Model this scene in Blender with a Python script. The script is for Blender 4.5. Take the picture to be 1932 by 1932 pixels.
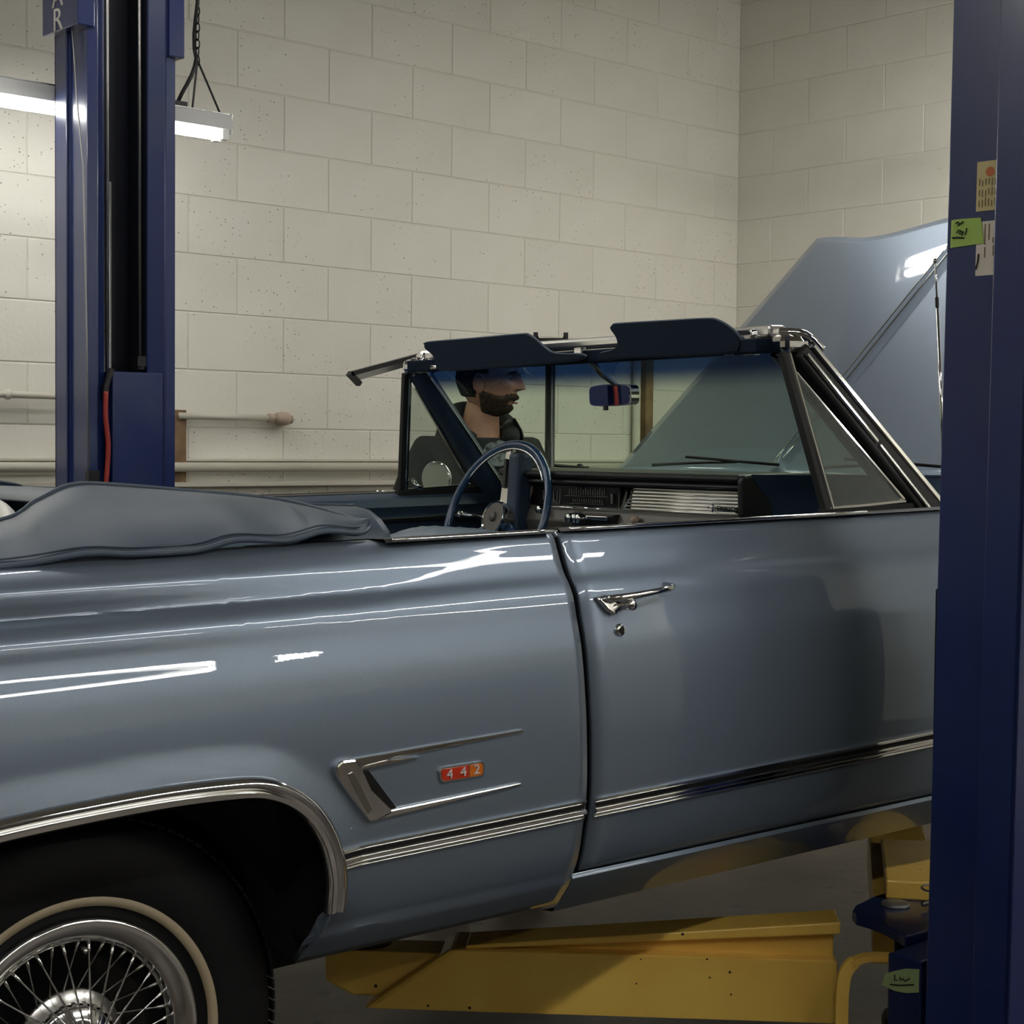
import bpy, bmesh, math, random
from mathutils import Vector, Matrix
random.seed(7)
S = bpy.context.scene
for o in list(bpy.data.objects): bpy.data.objects.remove(o)
COL = S.collection
PI = math.pi

# ---------------------------------------------------------------- camera
def make_camera():
    yaw, pit, rol = 0.75229026, -0.03723619, 0.00862505
    fwd = Vector((math.sin(yaw)*math.cos(pit), math.cos(yaw)*math.cos(pit), math.sin(pit)))
    right = Vector((math.cos(yaw), -math.sin(yaw), 0))
    up = right.cross(fwd)
    r2 = right*math.cos(rol) + up*math.sin(rol)
    u2 = -right*math.sin(rol) + up*math.cos(rol)
    cam = bpy.data.cameras.new('camera'); co = bpy.data.objects.new('camera', cam); COL.objects.link(co)
    m = Matrix((r2, u2, -fwd)).transposed().to_4x4(); m.translation = Vector((-3.4195, -5.1141, 1.4969))
    co.matrix_world = m
    cam.sensor_width = 36; cam.lens = 3172.318/1932*36; cam.clip_start = .05
    S.camera = co
make_camera()
# ---------------------------------------------------------------- world and exposure
w = bpy.data.worlds.new('world'); S.world = w; w.use_nodes = True
w.node_tree.nodes['Background'].inputs[0].default_value = (.8, .87, 1, 1)
w.node_tree.nodes['Background'].inputs[1].default_value = .02
S.view_settings.view_transform = 'Standard'; S.view_settings.look = 'None'
S.view_settings.gamma = 1; S.view_settings.use_curve_mapping = False
S.view_settings.exposure = 1.0
TUBE_STRENGTH = 22.0
# fluorescent fixtures: (x0, x1, y, z of tube, label)
FIXTURES = [
    (-2.84, -0.405, -0.48, 2.500, 'white fluorescent shop light hanging by the back wall behind the far blue post'),
    (1.62, 2.70, -2.02, 2.75, 'fluorescent shop light hanging close to the right wall beyond the near blue post'),
    (-4.9, -2.5, -5.2, 3.05, 'fluorescent shop light hanging near the camera end of the bay'),
    (-1.6, 0.8, -5.3, 3.0, 'fluorescent shop light hanging in front of the near blue post'),
    (-5.6, -3.2, -2.2, 3.15, 'fluorescent shop light hanging past the rear of the car'),
    (-3.45, -1.25, 1.25, 3.30, 'fluorescent shop light hanging high over the front of the car near the back wall'),
    (-2.6, -0.3, -1.5, 3.32, 'added fluorescent fill light hanging high over the rear of the car near the back wall'),  # unseen lamp added to keep the back wall lit
    (-2.2, 0.1, -8.2, 3.0, 'fluorescent shop light at the far side of the shop, nearer the left wall'),
    (0.45, 2.68, -8.2, 3.0, 'fluorescent shop light at the far side of the shop, nearer the right wall'),
]

# ---------------------------------------------------------------- helpers
def lin(c): return c/12.92 if c <= .04045 else ((c+.055)/1.055)**2.4
def rgb(r, g, b): return (lin(r/255), lin(g/255), lin(b/255), 1)
def material(name, col, rough=.5, metal=0, coat=0, bump=None, spots=None, spec=.5, coat_rough=.03, vary=0, noise=None):
    m = bpy.data.materials.new(name); m.use_nodes = True
    nt = m.node_tree; b = nt.nodes['Principled BSDF']
    b.inputs['Base Color'].default_value = col; b.inputs['Roughness'].default_value = rough
    b.inputs['Metallic'].default_value = metal; b.inputs['Coat Weight'].default_value = coat
    b.inputs['Coat Roughness'].default_value = coat_rough; b.inputs['Specular IOR Level'].default_value = spec
    tc = nt.nodes.new('ShaderNodeTexCoord'); src = tc.outputs['Object']
    last = None
    if noise:                                      # (scale, second colour, low, high)
        n = nt.nodes.new('ShaderNodeTexNoise'); n.inputs['Scale'].default_value = noise[0]; n.inputs['Detail'].default_value = 6
        nt.links.new(src, n.inputs['Vector'])
        r = nt.nodes.new('ShaderNodeValToRGB'); r.color_ramp.elements[0].position = noise[2]; r.color_ramp.elements[1].position = noise[3]
        r.color_ramp.elements[0].color = col; r.color_ramp.elements[1].color = noise[1]
        nt.links.new(n.outputs['Fac'], r.inputs['Fac']); last = r.outputs['Color']
    if spots:                                      # (scale, colour, threshold radius, mask scale, mask low)
        v = nt.nodes.new('ShaderNodeTexVoronoi'); v.inputs['Scale'].default_value = spots[0]
        n = nt.nodes.new('ShaderNodeTexNoise'); n.inputs['Scale'].default_value = spots[3]
        geo = nt.nodes.new('ShaderNodeNewGeometry')
        nt.links.new(geo.outputs['Position'], v.inputs['Vector']); nt.links.new(geo.outputs['Position'], n.inputs['Vector'])
        a = nt.nodes.new('ShaderNodeMath'); a.operation = 'LESS_THAN'; a.inputs[1].default_value = spots[2]
        # random size per cell
        s_ = nt.nodes.new('ShaderNodeSeparateColor'); nt.links.new(v.outputs['Color'], s_.inputs[0])
        q = nt.nodes.new('ShaderNodeMath'); q.operation = 'DIVIDE'; nt.links.new(v.outputs['Distance'], q.inputs[0]); nt.links.new(s_.outputs[0], q.inputs[1])
        nt.links.new(q.outputs[0], a.inputs[0])
        k = nt.nodes.new('ShaderNodeMath'); k.operation = 'GREATER_THAN'; k.inputs[1].default_value = spots[4]
        nt.links.new(n.outputs['Fac'], k.inputs[0])
        mu = nt.nodes.new('ShaderNodeMath'); mu.operation = 'MULTIPLY'
        nt.links.new(a.outputs[0], mu.inputs[0]); nt.links.new(k.outputs[0], mu.inputs[1])
        mx = nt.nodes.new('ShaderNodeMix'); mx.data_type = 'RGBA'
        nt.links.new(mu.outputs[0], mx.inputs['Factor'])
        if last is not None: nt.links.new(last, mx.inputs['A'])
        else: mx.inputs['A'].default_value = col
        mx.inputs['B'].default_value = spots[1]; last = mx.outputs['Result']
    if vary:
        oi = nt.nodes.new('ShaderNodeObjectInfo'); hs = nt.nodes.new('ShaderNodeHueSaturation')
        mr = nt.nodes.new('ShaderNodeMapRange'); mr.inputs['To Min'].default_value = 1-vary; mr.inputs['To Max'].default_value = 1+vary
        nt.links.new(oi.outputs['Random'], mr.inputs['Value']); nt.links.new(mr.outputs[0], hs.inputs['Value'])
        if last is not None: nt.links.new(last, hs.inputs['Color'])
        else: hs.inputs['Color'].default_value = col
        last = hs.outputs['Color']
    if last is not None: nt.links.new(last, b.inputs['Base Color'])
    if bump:                                       # (scale, strength, distance)
        n = nt.nodes.new('ShaderNodeTexNoise'); n.inputs['Scale'].default_value = bump[0]; n.inputs['Detail'].default_value = 5
        geo = nt.nodes.new('ShaderNodeNewGeometry'); nt.links.new(geo.outputs['Position'], n.inputs['Vector'])
        bp = nt.nodes.new('ShaderNodeBump'); bp.inputs['Strength'].default_value = bump[1]; bp.inputs['Distance'].default_value = bump[2]
        nt.links.new(n.outputs['Fac'], bp.inputs['Height']); nt.links.new(bp.outputs[0], b.inputs['Normal'])
    return m
def emission(name, col, s):
    m = bpy.data.materials.new(name); m.use_nodes = True; nt = m.node_tree; nt.nodes.clear()
    e = nt.nodes.new('ShaderNodeEmission'); e.inputs[0].default_value = col; e.inputs[1].default_value = s
    o = nt.nodes.new('ShaderNodeOutputMaterial'); nt.links.new(e.outputs[0], o.inputs[0]); return m
def glass(name, tint, band=None, refl=1.0, haze=0):
    """tinted sheet glass: tinted see-through plus fresnel mirror; band = blue shade band by height in the car"""
    m = bpy.data.materials.new(name); m.use_nodes = True; nt = m.node_tree; nt.nodes.clear()
    t = nt.nodes.new('ShaderNodeBsdfTransparent'); g = nt.nodes.new('ShaderNodeBsdfGlossy'); g.inputs['Roughness'].default_value = .01
    lw = nt.nodes.new('ShaderNodeLayerWeight'); pw = nt.nodes.new('ShaderNodeMath'); pw.operation = 'POWER'; pw.inputs[1].default_value = 5
    nt.links.new(lw.outputs['Facing'], pw.inputs[0]); lw.inputs['Blend'].default_value = .5
    f = nt.nodes.new('ShaderNodeMapRange'); f.inputs['To Min'].default_value = .05; nt.links.new(pw.outputs[0], f.inputs[0])
    mx = nt.nodes.new('ShaderNodeMixShader'); o = nt.nodes.new('ShaderNodeOutputMaterial')
    t.inputs[0].default_value = tint
    if band:
        tc = nt.nodes.new('ShaderNodeTexCoord'); sp = nt.nodes.new('ShaderNodeSeparateXYZ'); nt.links.new(tc.outputs['Object'], sp.inputs[0])
        mr = nt.nodes.new('ShaderNodeMapRange'); mr.inputs['From Min'].default_value = band[0]; mr.inputs['From Max'].default_value = band[1]
        mr.interpolation_type = 'SMOOTHSTEP'
        nt.links.new(sp.outputs[2], mr.inputs['Value'])
        c = nt.nodes.new('ShaderNodeMix'); c.data_type = 'RGBA'; c.inputs['A'].default_value = tint; c.inputs['B'].default_value = band[2]
        nt.links.new(mr.outputs[0], c.inputs['Factor']); nt.links.new(c.outputs['Result'], t.inputs[0])
    k = nt.nodes.new('ShaderNodeMath'); k.operation = 'MULTIPLY'; k.inputs[1].default_value = refl
    nt.links.new(f.outputs[0], k.inputs[0]); nt.links.new(k.outputs[0], mx.inputs[0])
    nt.links.new(t.outputs[0], mx.inputs[1]); nt.links.new(g.outputs[0], mx.inputs[2]); nt.links.new(mx.outputs[0], o.inputs[0])
    if haze:  # pale diffuse film, stands in for room light reflected off the glass
        d = nt.nodes.new('ShaderNodeBsdfDiffuse'); d.inputs[0].default_value = (.55, .58, .52, 1); m2 = nt.nodes.new('ShaderNodeMixShader'); m2.inputs[0].default_value = haze
        nt.links.new(t.outputs[0], m2.inputs[1]); nt.links.new(d.outputs[0], m2.inputs[2]); nt.links.new(m2.outputs[0], mx.inputs[1])
    return m

WALLC = rgb(222, 219, 206)
M = {}
M['wall'] = material('painted_block', WALLC, .55, bump=(60, .25, .004), spots=(62, rgb(122, 118, 106), .17, 1.6, .5), vary=.025, noise=(3, rgb(216, 212, 197), .35, .7))
M['mortar'] = material('painted_mortar', rgb(214, 211, 197), .6, bump=(90, .3, .003))
M['ceiling'] = material('dark_ceiling', rgb(120, 116, 108), .8)
M['added_dark_band'] = material('dark_band_grey', rgb(58, 56, 52), .5)  # grey of the added bands that darken the body reflections
M['floor'] = material('stained_concrete', rgb(80, 70, 60), .42, bump=(14, .25, .01), noise=(1.7, rgb(48, 43, 38), .38, .68), spots=(9, rgb(30, 26, 23), .22, 1.5, .48))
M['paint'] = material('blue_metallic_paint', rgb(122, 135, 150), .42, .6, 1.0, coat_rough=.012, noise=(700, rgb(129, 142, 158), .35, .7))
M['hoodpaint'] = M['paint']
M['chrome'] = material('chrome', (.9, .9, .89, 1), .07, 1)
M['dullchrome'] = material('dull_chrome', (.5, .49, .46, 1), .22, 1)
M['alum'] = material('ribbed_aluminium', (.75, .74, .70, 1), .28, 1)
M['rubber'] = material('black_rubber', (.012, .012, .012, 1), .5)
M['tyre'] = material('tyre_rubber', (.005, .005, .0055, 1), .6, spec=.25, bump=(120, .15, .002))
M['whitewall'] = material('whitewall', rgb(168, 154, 126), .6, noise=(9, rgb(150, 134, 106), .4, .8))
M['black'] = material('black_metal', (.008, .008, .008, 1), .35)
M['well'] = material('undercoating', (.006, .006, .006, 1), .9)
M['vinyl'] = material('blue_vinyl', rgb(60, 74, 88), .45, bump=(260, .12, .002), noise=(5, rgb(66, 80, 94), .4, .7))
M['navyvinyl'] = material('navy_vinyl', rgb(48, 66, 86), .45, bump=(300, .1, .002))
M['visor'] = material('visor_vinyl', rgb(18, 31, 48), .8, bump=(500, .1, .001), spec=.15)
M['seat'] = material('pale_blue_vinyl', rgb(88, 108, 122), .4)
M['whitetop'] = material('white_top_vinyl', rgb(205, 205, 198), .35)
M['dash'] = material('black_dash_vinyl', (.011, .011, .012, 1), .4, bump=(300, .1, .001))
M['greydash'] = material('grey_dash_panel', rgb(90, 88, 82), .4, .2)
M['gauge'] = material('gauge_black', (.012, .012, .012, 1), .2)
M['print'] = material('grey_print', rgb(120, 118, 112), .6)
M['wheelblue'] = material('steering_rim_blue', rgb(48, 76, 108), .2, 0, .6)
M['post'] = material('blue_gloss_enamel', rgb(16, 36, 90), .32, 0, .6, coat_rough=.14, bump=(26, .12, .004), noise=(3.5, rgb(34, 48, 84), .45, .75), spots=(60, rgb(10, 20, 45), .06, 3, .52))
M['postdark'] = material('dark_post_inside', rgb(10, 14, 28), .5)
M['cable'] = material('steel_cable', (.45, .44, .42, 1), .35, 1)
M['greycable'] = material('galvanised_rod', (.32, .32, .31, 1), .4, .6)
M['yellow'] = material('yellow_enamel', rgb(246, 206, 98), .38, 0, .25, coat_rough=.2, bump=(30, .2, .004), noise=(5, rgb(232, 184, 82), .42, .75), spots=(34, rgb(48, 36, 20), .13, 6, .55))
M['red'] = material('red_rubber_hose', rgb(150, 44, 34), .5)
M['conduit'] = material('painted_conduit', rgb(196, 192, 176), .5)
M['rusty'] = material('rusty_fitting', rgb(178, 160, 140), .6)
M['wood'] = material('bare_wood', rgb(138, 112, 78), .7, noise=(12, rgb(98, 74, 48), .4, .7))
M['housing'] = material('white_fixture_enamel', rgb(200, 200, 196), .4, .2)
M['foil'] = material('crinkled_foil', (.6, .6, .58, 1), .3, 1, bump=(40, .8, .01))
M['tape'] = material('green_masking_tape', rgb(160, 190, 92), .7, bump=(40, .3, .003))
M['tape2'] = material('pale_green_masking_tape', rgb(168, 190, 132), .7)
M['ink'] = material('black_ink', (.006, .006, .006, 1), .6)
M['sticker1'] = material('yellowed_label', rgb(196, 180, 128), .6)
M['sticker2'] = material('cream_label', rgb(214, 204, 188), .6)
M['stickerink'] = material('faded_label_print', rgb(112, 98, 62), .7)
M['stickerred'] = material('orange_label_seal', rgb(196, 112, 66), .7)
M['letters'] = material('silver_letters', rgb(205, 200, 195), .45)
M['skin'] = material('skin', rgb(190, 140, 118), .5, noise=(30, rgb(180, 124, 104), .4, .7))
M['lips'] = material('lips', rgb(150, 92, 84), .45)
M['eyewhite'] = material('eye_white', rgb(205, 200, 194), .3)
M['eyedark'] = material('eye_iris', rgb(40, 30, 24), .3)
M['beard'] = material('brown_beard', rgb(72, 50, 34), .9, bump=(300, .9, .006), noise=(90, rgb(46, 32, 22), .4, .6))
M['hair'] = material('dark_hair', rgb(26, 20, 17), .8, bump=(300, .9, .006))
M['hoodie'] = material('black_hoodie', rgb(30, 29, 29), .9, bump=(22, .5, .02))
M['shirt'] = material('black_shirt', rgb(22, 23, 24), .9, bump=(30, .3, .01))
M['shirtprint'] = material('grey_shirt_print', rgb(150, 152, 156), .8, noise=(40, rgb(60, 62, 66), .45, .6))
M['jeans'] = material('dark_jeans', rgb(38, 44, 58), .9)
M['boots'] = material('brown_leather', rgb(50, 36, 26), .6)
M['badgered'] = material('badge_red', rgb(196, 52, 26), .3, 0, .5)
M['badgeorange'] = material('badge_orange', rgb(214, 112, 30), .3, 0, .5)
M['lampglow_weak'] = emission('dimmed_tube_glow', (1, .985, .955, 1), TUBE_STRENGTH*.55)  # tubes set weaker to tone down the light on the wall
M['lampglow'] = emission('tube_glow', (1, .985, .955, 1), TUBE_STRENGTH)
M['windscreen'] = glass('tinted_windscreen', (.72, .86, .72, 1), band=(.950, 1.012, (.022, .065, .20, 1)))
M['vent'] = glass('vent_glass', (.72, .80, .72, 1), refl=1.6, haze=.22)
M['mirror'] = material('mirror_glass', (.62, .64, .64, 1), .015, 1)

def link_mesh(name, me, mat, parent=None, smooth=False, label=None, kind=None):
    if mat is not None: me.materials.append(M[mat] if isinstance(mat, str) else mat)
    if smooth:
        for p in me.polygons: p.use_smooth = True
    o = bpy.data.objects.new(name, me); COL.objects.link(o)
    if parent is not None: o.parent = parent
    if label: o['label'] = label
    if kind: o['kind'] = kind
    return o
def obj(name, vf, mat, parent=None, smooth=False, label=None, kind=None, sharp=None, bevel=None, solid=None):
    me = bpy.data.meshes.new(name)
    if isinstance(vf, bmesh.types.BMesh):
        bmesh.ops.recalc_face_normals(vf, faces=vf.faces); vf.to_mesh(me); vf.free()
    else:
        me.from_pydata([tuple(v) for v in vf[0]], [], vf[1]); me.update()
    o = link_mesh(name, me, mat, parent, smooth, label, kind)
    if sharp is not None and smooth:
        me.set_sharp_from_angle(angle=math.radians(sharp))
    if solid:
        m_ = o.modifiers.new('solid', 'SOLIDIFY'); m_.thickness = abs(solid); m_.offset = -1 if solid > 0 else 1
    if bevel:
        m_ = o.modifiers.new('bevel', 'BEVEL'); m_.width = bevel; m_.segments = 2; m_.limit_method = 'ANGLE'
    return o
def thing(name, label, cat, loc=(0, 0, 0), group=None):
    o = bpy.data.objects.new(name, None); COL.objects.link(o); o.location = loc
    o['label'] = label; o['category'] = cat; o.empty_display_size = .1
    if group: o['group'] = group
    return o
def tag(o, label, cat, group=None):
    o['label'] = label; o['category'] = cat
    if group: o['group'] = group
    return o
def V3(*a): return Vector(a)
def box(x0, x1, y0, y1, z0, z1, bm=None):
    bm = bm or bmesh.new()
    vs = [bm.verts.new((x, y, z)) for x in (x0, x1) for y in (y0, y1) for z in (z0, z1)]
    for f in ((0, 1, 3, 2), (4, 6, 7, 5), (0, 4, 5, 1), (2, 3, 7, 6), (0, 2, 6, 4), (1, 5, 7, 3)):
        bm.faces.new([vs[i] for i in f])
    return bm
def bar(p0, p1, w, h, up=(0, 0, 1), bm=None, w1=None, h1=None):
    """rectangular bar from p0 to p1; w across, h along up"""
    bm = bm or bmesh.new(); p0, p1 = Vector(p0), Vector(p1); d = (p1-p0).normalized()
    s = d.cross(Vector(up)).normalized(); u = s.cross(d)
    w1 = w if w1 is None else w1; h1 = h if h1 is None else h1
    vs = []
    for p, a, b in ((p0, w, h), (p1, w1, h1)):
        for i, j in ((-1, -1), (1, -1), (1, 1), (-1, 1)): vs.append(bm.verts.new(p+s*(i*a/2)+u*(j*b/2)))
    for k in range(4): bm.faces.new([vs[k], vs[(k+1) % 4], vs[4+(k+1) % 4], vs[4+k]])
    bm.faces.new(vs[:4][::-1]); bm.faces.new(vs[4:])
    return bm
def tube(pts, r, seg=8, bm=None, closed=False, cap=True):
    bm = bm or bmesh.new(); pts = [Vector(p) for p in pts]; n = len(pts)
    rs = r if isinstance(r, (list, tuple)) else [r]*n
    rings = []; prev = None
    for i, p in enumerate(pts):
        if closed: t = (pts[(i+1) % n]-pts[i-1]).normalized()
        else: t = (pts[min(i+1, n-1)]-pts[max(i-1, 0)]).normalized()
        if prev is None:
            a = Vector((0, 0, 1)) if abs(t.z) < .9 else Vector((1, 0, 0)); prev = t.cross(a).normalized()
        s = (prev-t*prev.dot(t)).normalized(); prev = s; u = t.cross(s)
        rings.append([bm.verts.new(p+(s*math.cos(2*PI*k/seg)+u*math.sin(2*PI*k/seg))*rs[i]) for k in range(seg)])
    m = n if closed else n-1
    for i in range(m):
        a, b = rings[i], rings[(i+1) % n]
        for k in range(seg): bm.faces.new([a[k], a[(k+1) % seg], b[(k+1) % seg], b[k]])
    if cap and not closed: bm.faces.new(rings[0][::-1]); bm.faces.new(rings[-1])
    return bm
def lathe(prof, seg, axis='y', c=(0, 0, 0), bm=None, close=False, cap=True):
    """prof: (radius, offset along axis)"""
    bm = bm or bmesh.new(); c = Vector(c); rings = []
    for r, a in prof:
        ring = []
        for k in range(seg):
            x, y = r*math.cos(2*PI*k/seg), r*math.sin(2*PI*k/seg)
            v = {'y': (x, a, y), 'z': (x, y, a), 'x': (a, x, y)}[axis]
            ring.append(bm.verts.new(c+Vector(v)))
        rings.append(ring)
    n = len(rings)
    for i in range(n if close else n-1):
        a, b = rings[i], rings[(i+1) % n]
        for k in range(seg): bm.faces.new([a[k], a[(k+1) % seg], b[(k+1) % seg], b[k]])
    if not close and cap:
        if prof[0][0] > 1e-6: bm.faces.new(rings[0])
        if prof[-1][0] > 1e-6: bm.faces.new(rings[-1][::-1])
    return bm
def prism(poly, fn, a, b, bm=None):
    """extrude polygon (2D points) between parameters a and b; fn(x, y, t) -> 3D"""
    bm = bm or bmesh.new(); n = len(poly)
    A = [bm.verts.new(fn(x, y, a)) for x, y in poly]; B = [bm.verts.new(fn(x, y, b)) for x, y in poly]
    for i in range(n): bm.faces.new([A[i], A[(i+1) % n], B[(i+1) % n], B[i]])
    fs = [bm.faces.new(A[::-1]), bm.faces.new(B)]
    bmesh.ops.triangulate(bm, faces=fs)
    return bm
def outward(o, side, th):
    """face the sheet outwards (sign of y) and give it thickness inwards"""
    me = o.data; tot = sum(p.normal.y*p.area for p in me.polygons)
    if tot*side < 0: me.flip_normals()
    m_ = o.modifiers.new('solid', 'SOLIDIFY'); m_.thickness = th; m_.offset = -1
def upward(o, th):
    me = o.data; tot = sum(p.normal.z*p.area for p in me.polygons)
    if tot < 0: me.flip_normals()
    m_ = o.modifiers.new('solid', 'SOLIDIFY'); m_.thickness = th; m_.offset = -1
def grid(rows, bm=None):
    bm = bm or bmesh.new(); R = [[bm.verts.new(p) for p in r] for r in rows]
    for i in range(len(R)-1):
        for j in range(len(R[0])-1): bm.faces.new([R[i][j], R[i][j+1], R[i+1][j+1], R[i+1][j]])
    return bm
def catmull(pts, n):
    P = [Vector(p) for p in pts]; out = []
    for i in range(len(P)-1):
        p0, p1, p2, p3 = P[max(i-1, 0)], P[i], P[i+1], P[min(i+2, len(P)-1)]
        for k in range(n):
            t = k/n
            out.append(.5*((2*p1)+(-p0+p2)*t+(2*p0-5*p1+4*p2-p3)*t*t+(-p0+3*p1-3*p2+p3)*t**3))
    out.append(P[-1]); return out
def text(name, s, mat, parent, size, mtx, ext=.001, label=None):
    c = bpy.data.curves.new(name, 'FONT'); c.body = s; c.size = size; c.extrude = ext; c.align_x = 'CENTER'; c.align_y = 'CENTER'
    o = bpy.data.objects.new(name+'_tmp', c); COL.objects.link(o)
    bpy.context.view_layer.update(); dg = bpy.context.evaluated_depsgraph_get()
    me = bpy.data.meshes.new_from_object(o.evaluated_get(dg)); bpy.data.objects.remove(o)
    me.materials.clear(); me.transform(mtx)
    r = link_mesh(name, me, mat, parent); 
    if label: r['label'] = label
    return r

# ---------------------------------------------------------------- room
XR, XL, YB, YF, CH = 2.812, -8.0, 0.0, -9.6, 4.3
BU = .2032
def structure(name, bm, mat, **k): return obj(name, bm, mat, kind='structure', **k)
fl = structure('floor', box(XL, XR+.1, YF, .1, -.1, 0), 'floor')
cl = structure('ceiling', box(XL, XR+.1, YF, .1, CH, CH+.1), 'ceiling')
wb = structure('wall_back', box(XL, XR+.1, .0, .1, 0, CH), 'mortar')
wr = structure('wall_right', box(XR, XR+.1, YF, 0, 0, CH), 'mortar')
structure('wall_left', box(XL-.1, XL, YF, 0, 0, CH), 'mortar')
structure('wall_front', box(XL, XR, YF-.1, YF, 0, CH), 'mortar')
structure('added_dark_band_1', box(XL, XR, YF, YF+.03, 0, 1.5), 'added_dark_band')  # added unseen band, darkens the reflection in the lower body side
structure('added_dark_band_2', box(XL, XL+.03, YF, 0, 0, 1.2), 'added_dark_band')  # same added dark band along the unseen left wall
def block_verts(l, h, t=.0034, bv=.0024):
    g = .0019
    a = [(g, 0, g), (l-g, 0, g), (l-g, 0, h-g), (g, 0, h-g)]
    b = [(x, -(t-bv), z) for x, _, z in a]
    c = [(g+bv, -t, g+bv), (l-g-bv, -t, g+bv), (l-g-bv, -t, h-g-bv), (g+bv, -t, h-g-bv)]
    f = [(8, 9, 10, 11)]
    for k in range(4):
        f.append((k, (k+1) % 4, 4+(k+1) % 4, 4+k)); f.append((4+k, 4+(k+1) % 4, 8+(k+1) % 4, 8+k))
    return a+b+c, f
Z0 = 3.19 % BU                                   # course datum found from the wall
blocks = {}
def block_mesh(l, h):
    k = (round(l, 4), round(h, 4))
    if k not in blocks:
        v, f = block_verts(l, h); me = bpy.data.meshes.new('concrete_block'); me.from_pydata(v, [], f); me.materials.append(M['wall']); blocks[k] = me
    return blocks[k]
def lay(parent, length, s0, place, near, far_stuff, hi=3.75):
    """lay courses along s (0..length); joints at odd/even half blocks; place(s,z)->loc, near range become objects"""
    verts, faces = [], []
    z = Z0-BU; row = 0
    rows = []
    k0 = int(round((3.19-Z0)/BU))
    while z < CH:
        r = int(round((3.19-z-BU)/BU))                    # course index counted down from datum: block spans r..r+1
        za, zb = max(z, 0), min(z+BU, CH)
        if zb-za > .01:
            rows.append((r, za, zb))
        z += BU
    for r, za, zb in rows:
        off = s0(r)
        s = off-2*BU
        while s < length:
            a, b = max(s, 0), min(s+2*BU, length)
            if b-a > .02:
                if near(a, b, za):
                    o = bpy.data.objects.new('concrete_block', block_mesh(b-a, zb-za)); COL.objects.link(o)
                    o.parent = parent; o.location, o.rotation_euler = place(a, za)
                else:
                    v, f = block_verts(b-a, zb-za); lo, ro = place(a, za); mt = Matrix.Rotation(ro[2], 4, 'Z'); mt.translation = Vector(lo)
                    n = len(verts); verts += [mt @ Vector(q) for q in v]; faces += [tuple(i+n for i in q) for q in f]
            s += 2*BU
    me = bpy.data.meshes.new('block_courses'); me.from_pydata([tuple(v) for v in verts], [], faces)
    link_mesh('block_courses', me, 'wall', parent, kind='stuff')
# back wall: joints at X = k*BU, k odd for course 0->1 (r=1: joints at k=... measured), alternate by course
L0 = -XL
def s0_back(r):                                   # distance from XL of a joint (mod 2 blocks)
    k = 0 if r % 2 else 1                         # courses r=1,3,5 (below line 1,3,5) have joints at even k
    return ((k*BU+L0) % (2*BU))
lay(wb, XR-XL, s0_back, lambda s, z: ((XL+s, 0, z), (0, 0, 0)), lambda a, b, z: XL+b > -1.75 and 1.0 < z < 3.6, True)
def s0_right(r): return ((1 if r % 2 else 0)*BU) % (2*BU)
# right wall: s measured from the back corner towards the camera; block local +X runs along -Y
lay(wr, -YF, s0_right, lambda s, z: ((XR, -s, z), (0, 0, -PI/2)), lambda a, b, z: a < 2.0 and 1.2 < z < 3.6, True)

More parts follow.
